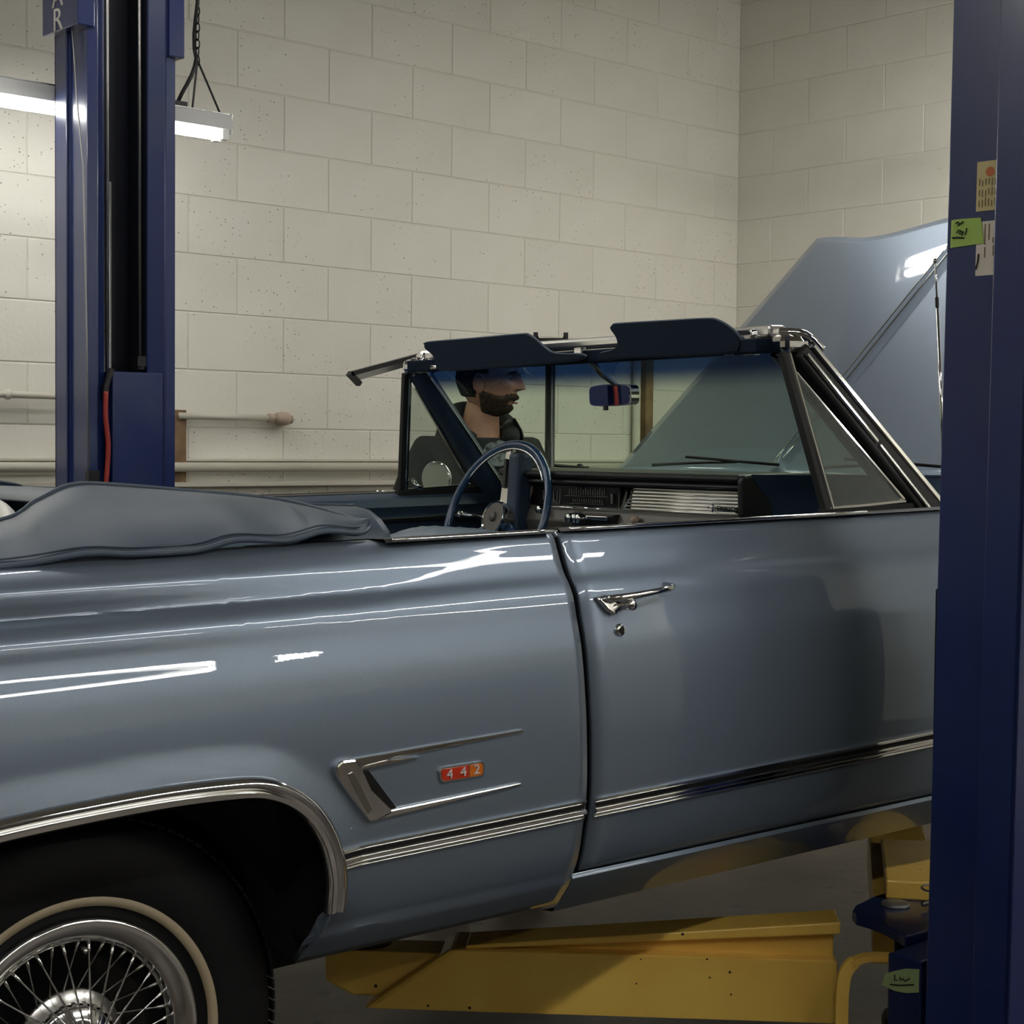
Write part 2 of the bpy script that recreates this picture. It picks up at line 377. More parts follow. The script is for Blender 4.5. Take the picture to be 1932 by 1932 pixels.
# ---------------------------------------------------------------- fluorescent fixtures
def fixture(i, x0, x1, y, z, label):
    along_y = i == 5
    t = thing('shop_light', label, 'lamp', (y, (x0+x1)/2, z) if along_y else ((x0+x1)/2, y, z), 'hanging fluorescent shop lights')
    if along_y: t.rotation_euler = (0, 0, PI/2)
    ex_ = .04 if i == 0 else .07
    h = (x1-x0)/2
    # housing: folded tray, open below
    eg = {0: .012, 5: -.004, 6: -.004}.get(i, .026)
    prof = [(-.050, eg), (-.047, eg), (-.032, .056), (.032, .056), (.047, eg), (.050, eg), (.035, .061), (-.035, .061)]
    obj('housing', prism(prof, lambda a, b, s: (s, a, b), -h-ex_, h+ex_), 'housing', t)
    for s in (-1, 1):
        obj('end_plate', box(s*(h+ex_)-.002, s*(h+ex_)+.002, -.040, .040, .0, .066), 'foil' if s > 0 else 'housing', t)
        for q in (-1, 1):
            obj('socket', box(s*(h+.02)-.012, s*(h+.02)+.012, q*.022-.012, q*.022+.012, -.018, .03), 'housing', t)
    for q in ((0,) if i == 0 else (-1, 1)):
        obj('tube', tube([(-h, q*.022, 0), (h, q*.022, 0)], .018 if i == 0 else .016, 14), 'lampglow_weak' if i in (0, 6) else 'lampglow', t, True)
    obj('foil_strip', box(-h-ex_, h+ex_, -.036, .036, .0615, .065), 'foil', t)
    top = CH-z
    for s in (-1, 1):
        xa = s*(h-.18)
        if i == 0 and s > 0: xa = h-.03
        A = Vector((xa-.035, 0, .225)) if i == 0 else Vector((xa, 0, .2))
        b = tube([(xa-.055, 0, .062), A], .0035, 6); tube([(xa+.055, 0, .06), A], .0035, 6, bm=b)
        obj('hanger_wire', b, 'black', t)
        # chain links going up
        b = bmesh.new(); zz = A.z; k = 0
        while zz < top:
            ax = 'x' if k % 2 else 'y'
            ring = []
            for a in range(10):
                c, s_ = math.cos(2*PI*a/10)*.008, math.sin(2*PI*a/10)*.016
                ring.append((A.x+(c if ax == 'y' else 0), (c if ax == 'x' else 0), zz+s_))
            tube(ring, .0024, 4, bm=b, closed=True); zz += .026; k += 1
        obj('chain', b, 'black', t, kind='stuff')
    # power cord twisting down beside the chain
    xa = (h-.0) if i == 0 else h-.18
    pts = []
    for k in range(40):
        f = k/39
        if f < .15: px, pz = xa-.13+(.13*(f/.15))*.55, .085+.17*(f/.15)
        else: px, pz = xa-.06+.012*math.sin(f*40)*(1 if f > .3 else 0)+(-.01), .255+(top-.255)*((f-.15)/.85)
        pts.append((px, .012*math.cos(f*37), pz))
    obj('power_cord', tube(pts, .0065, 7), 'rubber', t, True)
    obj('cord_plug', box(xa-.15, xa-.11, -.014, .014, .062, .085), 'rubber', t)
for i, f in enumerate(FIXTURES): fixture(i, *f)

# ---------------------------------------------------------------- conduits and boards on the back wall
o = obj('wall_conduit', tube([(-.26, -.035, 1.604), (.12, -.035, 1.603)], .012, 10), 'conduit', None, True)
tag(o, 'short cream painted conduit stub on the block wall right of the far blue post', 'pipe')
b = bmesh.new(); lathe([(.015, 0), (.017, .004), (.017, .02), (.014, .024)], 10, 'x', (.115, -.035, 1.603), b)
lathe([(.014, 0), (.022, .008), (.026, .03), (.024, .055), (.012, .068)], 12, 'x', (.145, -.035, 1.602), b)
lathe([(.016, 0), (.016, .008)], 10, 'x', (.21, -.035, 1.60), b); tube([(.13, -.035, 1.603), (.15, -.035, 1.603)], .011, 8, bm=b)
obj('elbow_fitting', b, 'rusty', o, True, label='rusty conduit elbow at the pipe end')
o = obj('gas_pipe', tube([(XL, -.045, 1.425), (2.75, -.045, 1.425)], .017, 12), 'conduit', None, True)
tag(o, 'long cream painted pipe running along the block wall at waist height', 'pipe')
b = lathe([(.017, -.03), (.024, -.028), (.024, -.008), (.019, 0), (.024, .008), (.024, .028), (.017, .03)], 12, 'x', (.76, -.045, 1.425))
obj('coupling', b, 'conduit', o, True)
for x in (-2.2, -.6, 1.0, 2.4): obj('clamp', lathe([(.02, -.008), (.023, 0), (.02, .008)], 12, 'x', (x, -.045, 1.425)), 'conduit', o, True)
o = obj('ledge_strip', box(XL, 2.78, -.04, -.006, 1.355, 1.372), 'conduit', bevel=.003)
tag(o, 'thin cream painted ledge strip on the wall below the long pipe', 'ledge')
o = obj('upper_ledge_strip', box(XL, 2.78, -.028, -.006, 1.445, 1.455), 'conduit', bevel=.002)
tag(o, 'narrow cream painted strip on the wall just above the long pipe', 'ledge')
o = obj('bent_conduit', tube(catmull([(-2.6, -.04, 1.665), (-1.6, -.04, 1.662), (-.95, -.04, 1.660), (-.40, -.04, 1.658)], 4), .012, 10), 'conduit', None, True)
tag(o, 'cream painted conduit on the wall left of the far blue post', 'pipe')
for x in (-1.9, -.9): obj('clamp', lathe([(.014, -.01), (.018, 0), (.014, .01)], 10, 'x', (x, -.04, 1.66)), 'conduit', o, True)
o = obj('wooden_board', box(-.30, -.225, -.030, -.006, .2, 1.625), 'wood', bevel=.003)
tag(o, 'narrow bare wooden board upright against the wall beside the far blue post', 'board')
o = obj('timber_strip', box(2.135, 2.185, -.045, -.006, 0, 1.99), 'wood', bevel=.003)
tag(o, 'brown timber strip upright on the wall seen through the windscreen', 'board')
o = obj('vertical_conduit', tube([(2.09, -.03, 0), (2.09, -.03, 2.0)], .018, 10), 'conduit', None, True)
tag(o, 'grey upright conduit beside the brown timber strip behind the windscreen', 'pipe')
for z in (.5, 1.3): obj('clamp', lathe([(.02, -.01), (.023, 0), (.02, .01)], 10, 'z', (2.09, -.03, z)), 'conduit', o, True)

# ---------------------------------------------------------------- black work stand behind the car
st = thing('work_stand', 'black tool stand with a cradle on top and a long slanted bar behind the windscreen', 'stand', (.80, -.80, 0))
obj('pole', tube([(0, 0, .02), (0, 0, 1.862)], .018, 10), 'black', st, True)
b = bmesh.new()
for a in range(3):
    ang = a*2*PI/3+.5; bar((0, 0, .12), (.3*math.cos(ang), .3*math.sin(ang), .015), .03, .03, bm=b)
obj('tripod_foot', b, 'black', st)
b = bmesh.new(); prism([(-.022, 0), (.022, 0), (.045, .028), (.062, .026), (.062, .058), (.046, .058), (.046, .046), (.052, .046), (.052, .038), (-.052, .038), (-.052, .046), (-.046, .046), (-.046, .058), (-.062, .058), (-.062, .026), (-.045, .028)], lambda x, y, t: (x*.73+t*.68, -x*.68+t*.73, 1.857+y), -.02, .02, b)
obj('cradle', b, 'black', st)
b = bar((.0, 0, 1.86), (-.59, 0, 1.812), .02, .014); bar((-.59, 0, 1.812), (-.90, 0, 1.735), .02, .014, bm=b)
obj('slanted_bar', b, 'black', st)
b = bar((-.60, -.005, 1.796), (-.885, -.005, 1.722), .006, .020); obj('bar_lining', b, 'dullchrome', st, label='pale inner face of the bar')
b = bar((-.905, 0, 1.737), (-.862, 0, 1.703), .02, .016); obj('hooked_end', b, 'black', st)
b = tube([(0, 0, 1.442), (.13, 0, 1.435)], .006, 8); lathe([(.002, -.014), (.012, -.008), (.014, 0), (.012, .008), (.002, .014)], 10, 'x', (.155, 0, 1.434), b); tube([(.12, 0, 1.435), (.2, 0, 1.434)], .004, 6, bm=b)
obj('side_arm', b, 'black', st, True)

# ---------------------------------------------------------------- lift posts
def post_profile():
    # C-shaped channel open towards -y (local); width .38 along x, depth .27
    out = [(-.190, 0), (-.120, 0), (-.120, -.012), (-.150, -.012)]
    return out
def lift_post(name, label, loc, rot, mirror=1):
    t = thing(name, label, 'car lift', loc); t.rotation_euler = (0, 0, rot)
    H = 3.9
    W, D = .158, .172
    def ex(poly, z0=0, z1=H, mat='post', nm='channel', bev=.003, **k):
        return obj(nm, prism(poly, lambda x, y, z: (x, y, z), z0, z1), mat, t, bevel=bev, **k)
    for s in (-1, 1):
        ex([(s*W, .100), (s*(W-.008), .100), (s*(W-.008), D), (s*W, D)], nm='side_wall')
        ex([(s*(W-.012), .0), (s*(W-.045), .0), (s*(W-.045), .007), (s*(W-.020), .007), (s*(W-.020), .108), (s*(W-.002), .108), (s*(W-.002), .100), (s*(W-.012), .100)], nm='front_flange', bev=.002)
        ex([(s*(W-.045), 0), (s*(W-.086), .035), (s*(W-.086), .043), (s*(W-.045), .008)], nm='inner_lip')
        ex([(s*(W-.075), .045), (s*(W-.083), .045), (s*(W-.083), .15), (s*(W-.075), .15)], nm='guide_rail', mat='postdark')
    ex([(-W, D), (W, D), (W, D-.01), (-W, D-.01)], nm='back_plate', mat='post')
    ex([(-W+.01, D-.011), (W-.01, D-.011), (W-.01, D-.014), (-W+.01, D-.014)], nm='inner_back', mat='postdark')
    obj('base_plate', box(-.25, .25, -.1, .30, 0, .02), 'post', t)
    for x in (-.21, .21):
        for y in (-.06, .26): obj('anchor_bolt', lathe([(.014, 0), (.014, .02), (.008, .022), (.008, .05)], 6, 'z', (x, y, .02)), 'cable', t)
    return t
# far post: behind the car, opening faces the car
FP = lift_post('lift_post', 'tall blue two-post lift column by the back wall behind the folded top', (-.845, -.72, 0), 0)
obj('slack_cable', tube([(-.163, .090, 3.2), (-.162, .066, 2.75), (-.160, .036, 2.5), (-.157, .004, 2.3), (-.150, -.004, 1.8), (-.146, -.006, 1.43)], .0022, 6), 'greycable', FP, True)
obj('lift_cable', tube([(-.060, .04, 3.9), (-.060, .04, 1.6)], .0058, 8), 'cable', FP, True)
obj('equaliser_cable', tube([(.055, .06, 3.9), (.062, .06, 1.76)], .0058, 8), 'cable', FP, True)
b = box(.042, .085, .04, .08, 1.735, 1.765); lathe([(.016, 0), (.016, .012)], 10, 'z', (.062, .06, 1.726), b)
bar((.07, .06, 1.77), (.105, .06, 1.77), .008, .008, bm=b); bar((.105, .06, 1.772), (.105, .06, 1.722), .008, .008, bm=b)
obj('cable_clamp', b, 'black', FP)
obj('hydraulic_cylinder', tube([(-.050, .10, .2), (-.050, .10, 2.30)], .024, 12), 'black', FP, True)
obj('cylinder_rod', tube([(-.022, .10, 2.28), (-.022, .10, 1.0)], .010, 8), 'greycable', FP, True)
obj('carriage', box(-.066, .104, -.002, .14, .35, 1.715), 'post', FP, bevel=.004, label='blue lift carriage plate inside the post')
b = bar((-.068, .0, 1.722), (-.088, .0, 1.67), .012, .014); bar((-.088, .0, 1.675), (-.091, .0, 1.64), .016, .016, bm=b)
obj('hose_bracket', b, 'black', FP)
obj('red_hose', tube(catmull([(-.091, -.008, 1.655), (-.092, -.008, 1.58), (-.084, -.008, 1.5), (-.088, -.008, 1.42), (-.096, -.008, 1.33), (-.092, -.008, 1.1)], 6), .0075, 8), 'red', FP, True, label='red rubber hose')
obj('lower_bracket', box(-.150, -.115, -.014, .008, 1.38, 1.425), 'black', FP)
sh = obj('name_shroud', box(-.182, -.128, -.012, .20, 2.697, 3.9), 'post', FP, bevel=.003, label='blue shroud with silver vertical letters')
for i, ch in enumerate(['R', 'A']):
    text('letter', ch, 'letters', sh, .092, Matrix.Translation((-.1832, .105, 2.727+i*.067)) @ Matrix.Rotation(-PI/2, 4, 'Z') @ Matrix.Rotation(PI/2, 4, 'X') @ Matrix.Diagonal((1.05, 1, 1, 1)), label='silver block letter')
obj('side_shroud', box(.115, .168, -.016, .12, 2.655, 3.9), 'post', FP, bevel=.003)
# near post: on the camera side of the car, opening faces the car (+y)
NP = lift_post('lift_post', 'near blue two-post lift column with stickers at the right edge', (-.676, -3.435, 0), PI)
NP.rotation_euler = (-.0068, -.0073, PI)
def sticker(nm, y0, y1, z0, z1, mat, x=-.8165, t=.0012, par=None, label=None):
    o = obj(nm, box(x-t, x, y0, y1, z0, z1), mat, par); 
    if label: o['label'] = label
    return o
stk = thing('warning_label', 'yellowed instruction sticker with an orange seal, upper one on the near blue post', 'sticker', (-.8165, -3.53, 1.96))
def local_box(par, x0, x1, y0, y1, z0, z1):
    L = par.location; return box(x0-L.x, x1-L.x, y0-L.y, y1-L.y, z0-L.z, z1-L.z)
FX = -.8080                                    # outer face of the near post side wall
stk.location = (FX, -3.53, 1.96)
obj('paper', local_box(stk, FX-.0012, FX, -3.554, -3.502, 1.919, 2.005), 'sticker1', stk)
b = bmesh.new()
for k in range(7):
    y = -3.507-k*.0062; z1 = 1.998 if k in (1,) else (1.975 if k != 5 else 1.99)
    for q in range(3):
        za = 1.925+q*.018+random.uniform(0, .004); bm_ = local_box(stk, FX-.0018, FX-.0011, y-.0016, y, za, min(za+random.uniform(.010, .016), z1)); 
        me_ = bpy.data.meshes.new('t'); bm_.to_mesh(me_); b.from_mesh(me_); bm_.free(); bpy.data.meshes.remove(me_)
obj('printed_lines', b, 'stickerink', stk, kind='stuff')
obj('orange_seal', lathe([(.0085, -.0018), (.0085, -.001)], 20, 'x', (0, .002, .026)), 'stickerred', stk)
obj('heading_line', local_box(stk, FX-.0018, FX-.0011, -3.548, -3.545, 1.975, 1.999), 'stickerink', stk)
stk2 = thing('inspection_label', 'cream sticker with printed lines, lower one on the near blue post', 'sticker', (FX, -3.53, 1.85))
obj('paper', local_box(stk2, FX-.0012, FX, -3.5535, -3.503, 1.807, 1.901), 'sticker2', stk2)
b = bmesh.new()
for (y, za, zb) in ((-3.512, 1.875, 1.896), (-3.519, 1.86, 1.896), (-3.5195, 1.838, 1.856), (-3.527, 1.868, 1.896), (-3.535, 1.862, 1.872), (-3.536, 1.84, 1.858), (-3.542, 1.835, 1.855), (-3.541, 1.88, 1.896)):
    bm_ = local_box(stk2, FX-.0018, FX-.0011, y-.002, y, za, zb); me_ = bpy.data.meshes.new('t'); bm_.to_mesh(me_); b.from_mesh(me_); bm_.free(); bpy.data.meshes.remove(me_)
obj('printed_lines', b, 'stickerink', stk2, kind='stuff')
def scribble(par, pts, r=.0014, x=None):
    return [Vector(p) for p in pts]
obj('pen_stroke', tube([(-.002, .021, -.005), (-.002, .0225, -.02), (-.002, .026, -.032)], .0018, 5), 'ink', stk2)
b = tube([(-.002, -.021, .04), (-.002, -.0165, .036), (-.002, -.0145, .03), (-.002, -.0165, .024), (-.002, -.021, .021)], .0009, 5)
obj('pen_mark', b, 'ink', stk2)
# green tape with handwriting, wrapped on the post edge
tp = thing('green_tape', 'green masking tape with black handwriting on the edge of the near blue post', 'tape', (FX, -3.485, 1.88))
b = bmesh.new()
vs = [[(FX-.0022, -3.512, 1.908), (FX-.0024, -3.48, 1.909), (FX-.0022, -3.457, 1.909), (FX+.003, -3.4425, 1.907), (FX+.02, -3.4425, 1.906)],
      [(FX-.0022, -3.519, 1.863), (FX-.003, -3.48, 1.861), (FX-.0022, -3.456, 1.860), (FX+.003, -3.4425, 1.860), (FX+.02, -3.4425, 1.861)]]
vs = [[(a-FX, b_+3.485, c-1.88) for a, b_, c in r] for r in vs]
for q_ in (stk, stk2, tp): q_.rotation_euler = (.0068, .0073, 0); q_.location.y -= .004
obj('tape_strip', grid(vs), 'tape', tp, solid=.0008)
b = tube([(-.0036, .022, .022), (-.0036, .018, .024), (-.0036, .014, .021), (-.0036, .018, .018), (-.0036, .010, .022), (-.0036, .007, .024)], .0013, 5)
tube([(-.0036, .020, .005), (-.0036, .016, .010), (-.0036, .012, .009), (-.0036, .015, .003), (-.0036, .010, .002), (-.0036, .006, .006), (-.0036, .010, .008), (-.0036, .008, -.001)], .0011, 5, bm=b)
tube([(-.0036, .000, .012), (-.0036, .0005, .006), (-.0036, .003, .0)], .0013, 5, bm=b)
tube([(-.0036, .029, -.003), (-.0036, .018, -.003), (-.0036, .004, -.005)], .0014, 5, bm=b)
obj('handwriting', b, 'ink', tp)

# carriage, arms of the near post ---------------------------------------------------------------
def part_root(nm, parent, loc, rz=0, label=None):
    t = bpy.data.objects.new(nm, None); COL.objects.link(t); t.parent = parent; t['label'] = label
    P = Matrix.LocRotScale(parent.location, parent.rotation_euler, None)
    t.matrix_basis = P.inverted() @ Matrix.Translation(loc) @ Matrix.Rotation(rz, 4, 'Z')
    return t
CG = part_root('lift_carriage', NP, (-.60, -3.36, .5), 0, 'blue carriage with pin plate')
def cg(p): return (p[0]+.60, p[1]+3.36, p[2]-.5)
def cgbox(a, b_, c, d, e, f): return box(a+.60, b_+.60, c+3.36, d+3.36, e-.5, f-.5)
obj('slide_tube', cgbox(-.735, -.50, -3.375, -3.300, .12, .548), 'post', CG, bevel=.004)
obj('slide_back', cgbox(-.715, -.47, -3.47, -3.376, .12, 1.246), 'black', CG, bevel=.004, label='dark upright back of the carriage')
poly = [(-.655, -3.285), (-.640, -3.262), (-.61, -3.20), (-.601, -3.165), (-.597, -3.13), (-.575, -3.105), (-.535, -3.085), (-.45, -3.07), (-.33, -3.07), (-.30, -3.30), (-.50, -3.30)]
obj('pin_plate', prism([(x+.60, y+3.36) for x, y in poly], lambda x, y, z: (x, y, z), .538-.5, .560-.5), 'post', CG, bevel=.003)
obj('lower_pin_plate', prism([((x+.60)*.8+.04, (y+3.36)*.8) for x, y in poly], lambda x, y, z: (x, y, z), .33-.5, .35-.5), 'black', CG, bevel=.003)
obj('pin_head', lathe([(.030, 0), (.030, .005), (.026, .008)], 20, 'z', (.12, .215, .060)), 'greycable', CG, True)
obj('pin_ring', tube([(.16+.035*math.cos(a/24*2*PI), .145+.026*math.sin(a/24*2*PI), .105) for a in range(24)], .0022, 6, closed=True), 'cable', CG, True, label='bright wire pull ring')
obj('lock_pin', tube([(.135, .16, .072), (.19, .15, .072)], .0055, 8), 'cable', CG, True)
tp2 = thing('masking_tape_tag', 'pale green masking tape with black handwriting on the blue lift carriage', 'tape', (-.737, -3.34, .50))
b = grid([[(0.0, .043, .008), (-.001, .02, .019), (-.001, -.002, .028), (-.001, -.032, .034)], [(.001, .052, -.016), (-.001, .02, -.020), (-.001, -.004, -.018), (-.001, -.032, -.010)]])
obj('tape_strip', b, 'tape2', tp2, solid=.0008)
b = tube([(-.003, .020, .012), (-.003, .020, .001), (-.003, .014, .003)], .0011, 5); tube([(-.003, .009, .010), (-.003, .007, .004), (-.003, .001, .009), (-.003, -.002, .004), (-.003, -.012, .012)], .0011, 5, bm=b)
tube([(-.003, .030, -.009), (-.003, .010, -.006), (-.003, -.022, .003)], .0011, 5, bm=b)
obj('handwriting', b, 'ink', tp2)
# yellow arm towards the rear, under the sill
def arm_thing(nm, label, P, Q, par=None):
    d = Vector(Q)-Vector(P); return part_root(nm, par or NP, P, math.atan2(d.y, d.x), label), d.length
YA, L_ = arm_thing('lift_arm', 'yellow lift arm reaching back under the car behind the rear wheel', (-.685, -3.205, 0), (-1.30, -2.54, 0))
# local: x along arm, y to the left (away from camera is -y side?), z up
obj('outer_tube', prism([(.045, .375), (.985, .375), (.81, .50), (.045, .50)], lambda x, z, y: (x, y, z), -.125, .005), 'yellow', YA, bevel=.008)
obj('inner_tube', prism([(.50, .392), (1.01, .392), (1.065, .42), (1.065, .485), (.50, .485)], lambda x, z, y: (x, y, z), -.105, -.02), 'yellow', YA, bevel=.006)
obj('gusset', prism([(.05, .495), (.78, .495), (.76, .503), (.05, .556)], lambda x, z, y: (x, y, z), -.085, -.03), 'yellow', YA, bevel=.003)
obj('gusset_flange', prism([(.04, .550), (.78, .498), (.78, .506), (.04, .574)], lambda x, z, y: (x, y, z), -.10, -.006), 'yellow', YA, bevel=.003)
obj('lift_pad', lathe([(.055, 0), (.06, .01), (.06, .03), (.02, .035)], 20, 'z', (.99, -.06, .49)), 'rubber', YA, True)
obj('pivot_boss', lathe([(.03, 0), (.03, .17)], 20, 'z', (-.10, -.04, .365)), 'black', YA, True)
strap = [(.0, .375), (-.012, .47), (-.016, .50)] 
# arm restraint strap bent from the arm front up and over to the carriage
b = bmesh.new()
path = catmull([(-.775, -3.225, .30), (-.775, -3.225, .40), (-.774, -3.226, .47), (-.766, -3.231, .508), (-.744, -3.248, .527), (-.715, -3.272, .530), (-.69, -3.295, .527)], 6)
for i_ in range(len(path)-1):
    d = (path[i_+1]-path[i_]).normalized()
    bar(path[i_]-d*.002, path[i_+1]+d*.002, .024, .012, up=(.68, .73, 0) if abs(d.z) > .5 else (0, 0, 1), bm=b)
mt = YA.matrix_basis.inverted() if False else None
o = obj('arm_restraint', b, 'yellow', CG, label='curved yellow arm restraint strap')
o.matrix_parent_inverse = Matrix.Translation((.60, 3.36, -.5))
FA, L_ = arm_thing('lift_arm', 'dark yellow lift arm angling forward under the car beyond the pin plate', (-.42, -3.14, 0), (.40, -2.55, 0))
obj('outer_tube', prism([(.0, .42), (.85, .42), (.85, .56), (.0, .56)], lambda x, z, y: (x, y, z), -.06, .075), 'yellow', FA, bevel=.006)
obj('gusset_flange', prism([(.0, .56), (.5, .56), (.5, .575), (.0, .60)], lambda x, z, y: (x, y, z), -.09, .05), 'yellow', FA, bevel=.004)
obj('lift_pad', lathe([(.055, 0), (.06, .01), (.06, .03), (.02, .035)], 20, 'z', (.80, 0, .56)), 'rubber', FA, True)
# arms of the far post, under the car
for sx, lb in ((-1, 'yellow lift arm of the far post reaching back under the car'), (1, 'yellow lift arm of the far post reaching forward under the car')):
    A, L_ = arm_thing('lift_arm', lb, (-.915+sx*.1, -.86, 0), (-.915+sx*.75, -1.55, 0), FP)
    obj('outer_tube', prism([(.0, .38), (.8, .38), (.7, .50), (.0, .50)], lambda x, z, y: (x, y, z), -.06, .06), 'yellow', A, bevel=.006)
    obj('lift_pad', lathe([(.055, 0), (.06, .01), (.06, .03), (.02, .035)], 20, 'z', (.75, 0, .49)), 'rubber', A, True)

# ---------------------------------------------------------------- the car (local: x forward, y left, z up; origin at the rear axle)
CAR = thing('convertible_car', 'grey-blue 1960s convertible with its hood open and folded top under a boot cover', 'car')
CAR.matrix_world = Matrix(((.9946, .0981, -.0341, -2.14937), (-.0981, .9952, .0034, -2.1245), (.0342, 0, .9994, .62079), (0, 0, 0, 1)))
def crease(u): return .6385-.0125*max(-.5, min(u, 2.2))
KA = [(.090, .70), (.082, .76), (.076, .795), (.066, .830), (.054, .856), (.040, .8705), (.024, .8725), (.008, .8705), (.0, .8715), (-.006, .886), (-.014, .900), (-.03, .9115), (-.06, .9150), (-.12, .9290), (-.22, .939), (-.32, .932), (-.38, .929), (-.42, .921), (-.47, .906), (-.505, .893), (-.509, .888), (-.515, .893), (-.54, .878), (-.59, .835)]
KB = [(.079, .80), (.078, .83), (.075, .846), (.066, .8555), (.052, .8615), (.038, .867), (.024, .873), (.008, .881), (.0, .8865), (-.006, .8915), (-.014, .8965), (-.03, .9040), (-.06, .9110), (-.12, .9243), (-.22, .9330), (-.32, .9335), (-.38, .929), (-.42, .920), (-.47, .908), (-.505, .893), (-.509, .886), (-.515, .890), (-.54, .873), (-.59, .830)]
def sm(t): t = max(0, min(1, t)); return t*t*(3-2*t)
def prof(u):
    t = sm((u+.25)/1.05)
    return [(a[0]*(1-t)+b_[0]*t, a[1]*(1-t)+b_[1]*t) for a, b_ in zip(KA, KB)]
_pc = {}
def width(u, z):
    """half width of the body at station u, height z"""
    k = round(u, 3)
    if k not in _pc: _pc[k] = prof(k)
    P = _pc[k]; d = z-crease(u)
    if d >= P[0][0]: return P[0][1]
    for i in range(len(P)-1):
        if P[i+1][0] <= d <= P[i][0]:
            # monotone-ish cubic through neighbours for a fair surface
            x0, y0 = P[i]; x1, y1 = P[i+1]; xm, ym = P[max(i-1, 0)]; xp, yp = P[min(i+2, len(P)-1)]
            m0 = (y1-ym)/((x1-xm) or 1e-9); m1 = (yp-y0)/((xp-x0) or 1e-9)
            if i in (19, 20): m0 = m1 = (y1-y0)/(x1-x0)
            h = x1-x0; t = (d-x0)/h
            r = (2*t**3-3*t*t+1)*y0+(t**3-2*t*t+t)*h*m0+(-2*t**3+3*t*t)*y1+(t**3-t*t)*h*m1
            break
    else: r = P[-1][1]
    if u > 2.2: r -= .035*((u-2.2)/1.6)**2
    if u < -.3: r -= .03*((-.3-u)/.8)**2
    return r
ARCH = catmull([(-.405, .10), (-.400, .21), (-.355, .300), (-.275, .350), (-.147, .367), (.042, .374), (.170, .371), (.245, .361), (.303, .328), (.340, .278), (.361, .215), (.366, .164)], 6)
ARCH = [(p.x, p.y) if hasattr(p, 'x') else p for p in ARCH]
def arch_dist(u, z): return min(math.hypot(u-a, z-b_) for a, b_ in ARCH)
def surf(u, z, side=-1, out=0, flare=True):
    w_ = width(u, z)
    if flare and -.55 < u < .5 and z < .50:
        d = arch_dist(u, z)
        if d < .075: w_ += .012*sm(1-d/.075)
    return (u, side*(w_+out), z)
def ztop(u): return crease(u)+(.079 if u > .3 else .079+.008*sm((.3-u)/.5))
def panel(bottom, tops, nrow=96):
    """bottom: list of (u,z); tops: list of u; returns rows for the grid"""
    dens = []
    for i in range(len(bottom)-1):
        L = math.hypot(bottom[i+1][0]-bottom[i][0], bottom[i+1][1]-bottom[i][1]); n = max(1, int(L/.022))
        for k in range(n):
            t = k/n; dens.append(tuple(bottom[i][j]*(1-t)+bottom[i+1][j]*t for j in (0, 1))+(tops[i]*(1-t)+tops[i+1]*t,))
    dens.append(tuple(bottom[-1])+(tops[-1],))
    return dens
def body_grid(dens, side, nrow=96):
    rows = []
    for ub, zb, ut in dens:
        zt = ztop(ut); r = []
        for k in range(nrow+1):
            t = k/nrow; t = t*(.55+.45*t)                 # denser near the shoulder
            u = ut+(ub-ut)*t; z = zt+(zb-zt)*t
            r.append(surf(u, z, side))
        # roll the top edge inwards
        u, y, z = r[0]
        r = [(u, side*(abs(y)-.012), z-.018), (u, side*(abs(y)-.006), z+.000)]+r if ut > .2 else r
        rows.append(r)
    return rows
bot = [(-1.1, .14), (-.46, .08)]+ARCH+[(.352, .108), (.334, .044), (.866, .036)]
tops = [-1.1, -.52]
au = [p[0] for p in ARCH]
for i in range(len(ARCH)): 
    f = i/(len(ARCH)-1); tops.append(-.46+(.36+.46)*f)
tops += [.45, .52, .866]
QD = panel(bot, tops)
for side in (-1, 1):
    q = obj('quarter_panel', grid(body_grid(QD, side)), 'paint', CAR, True, sharp=28, solid=None)
    outward(q, side, .010)
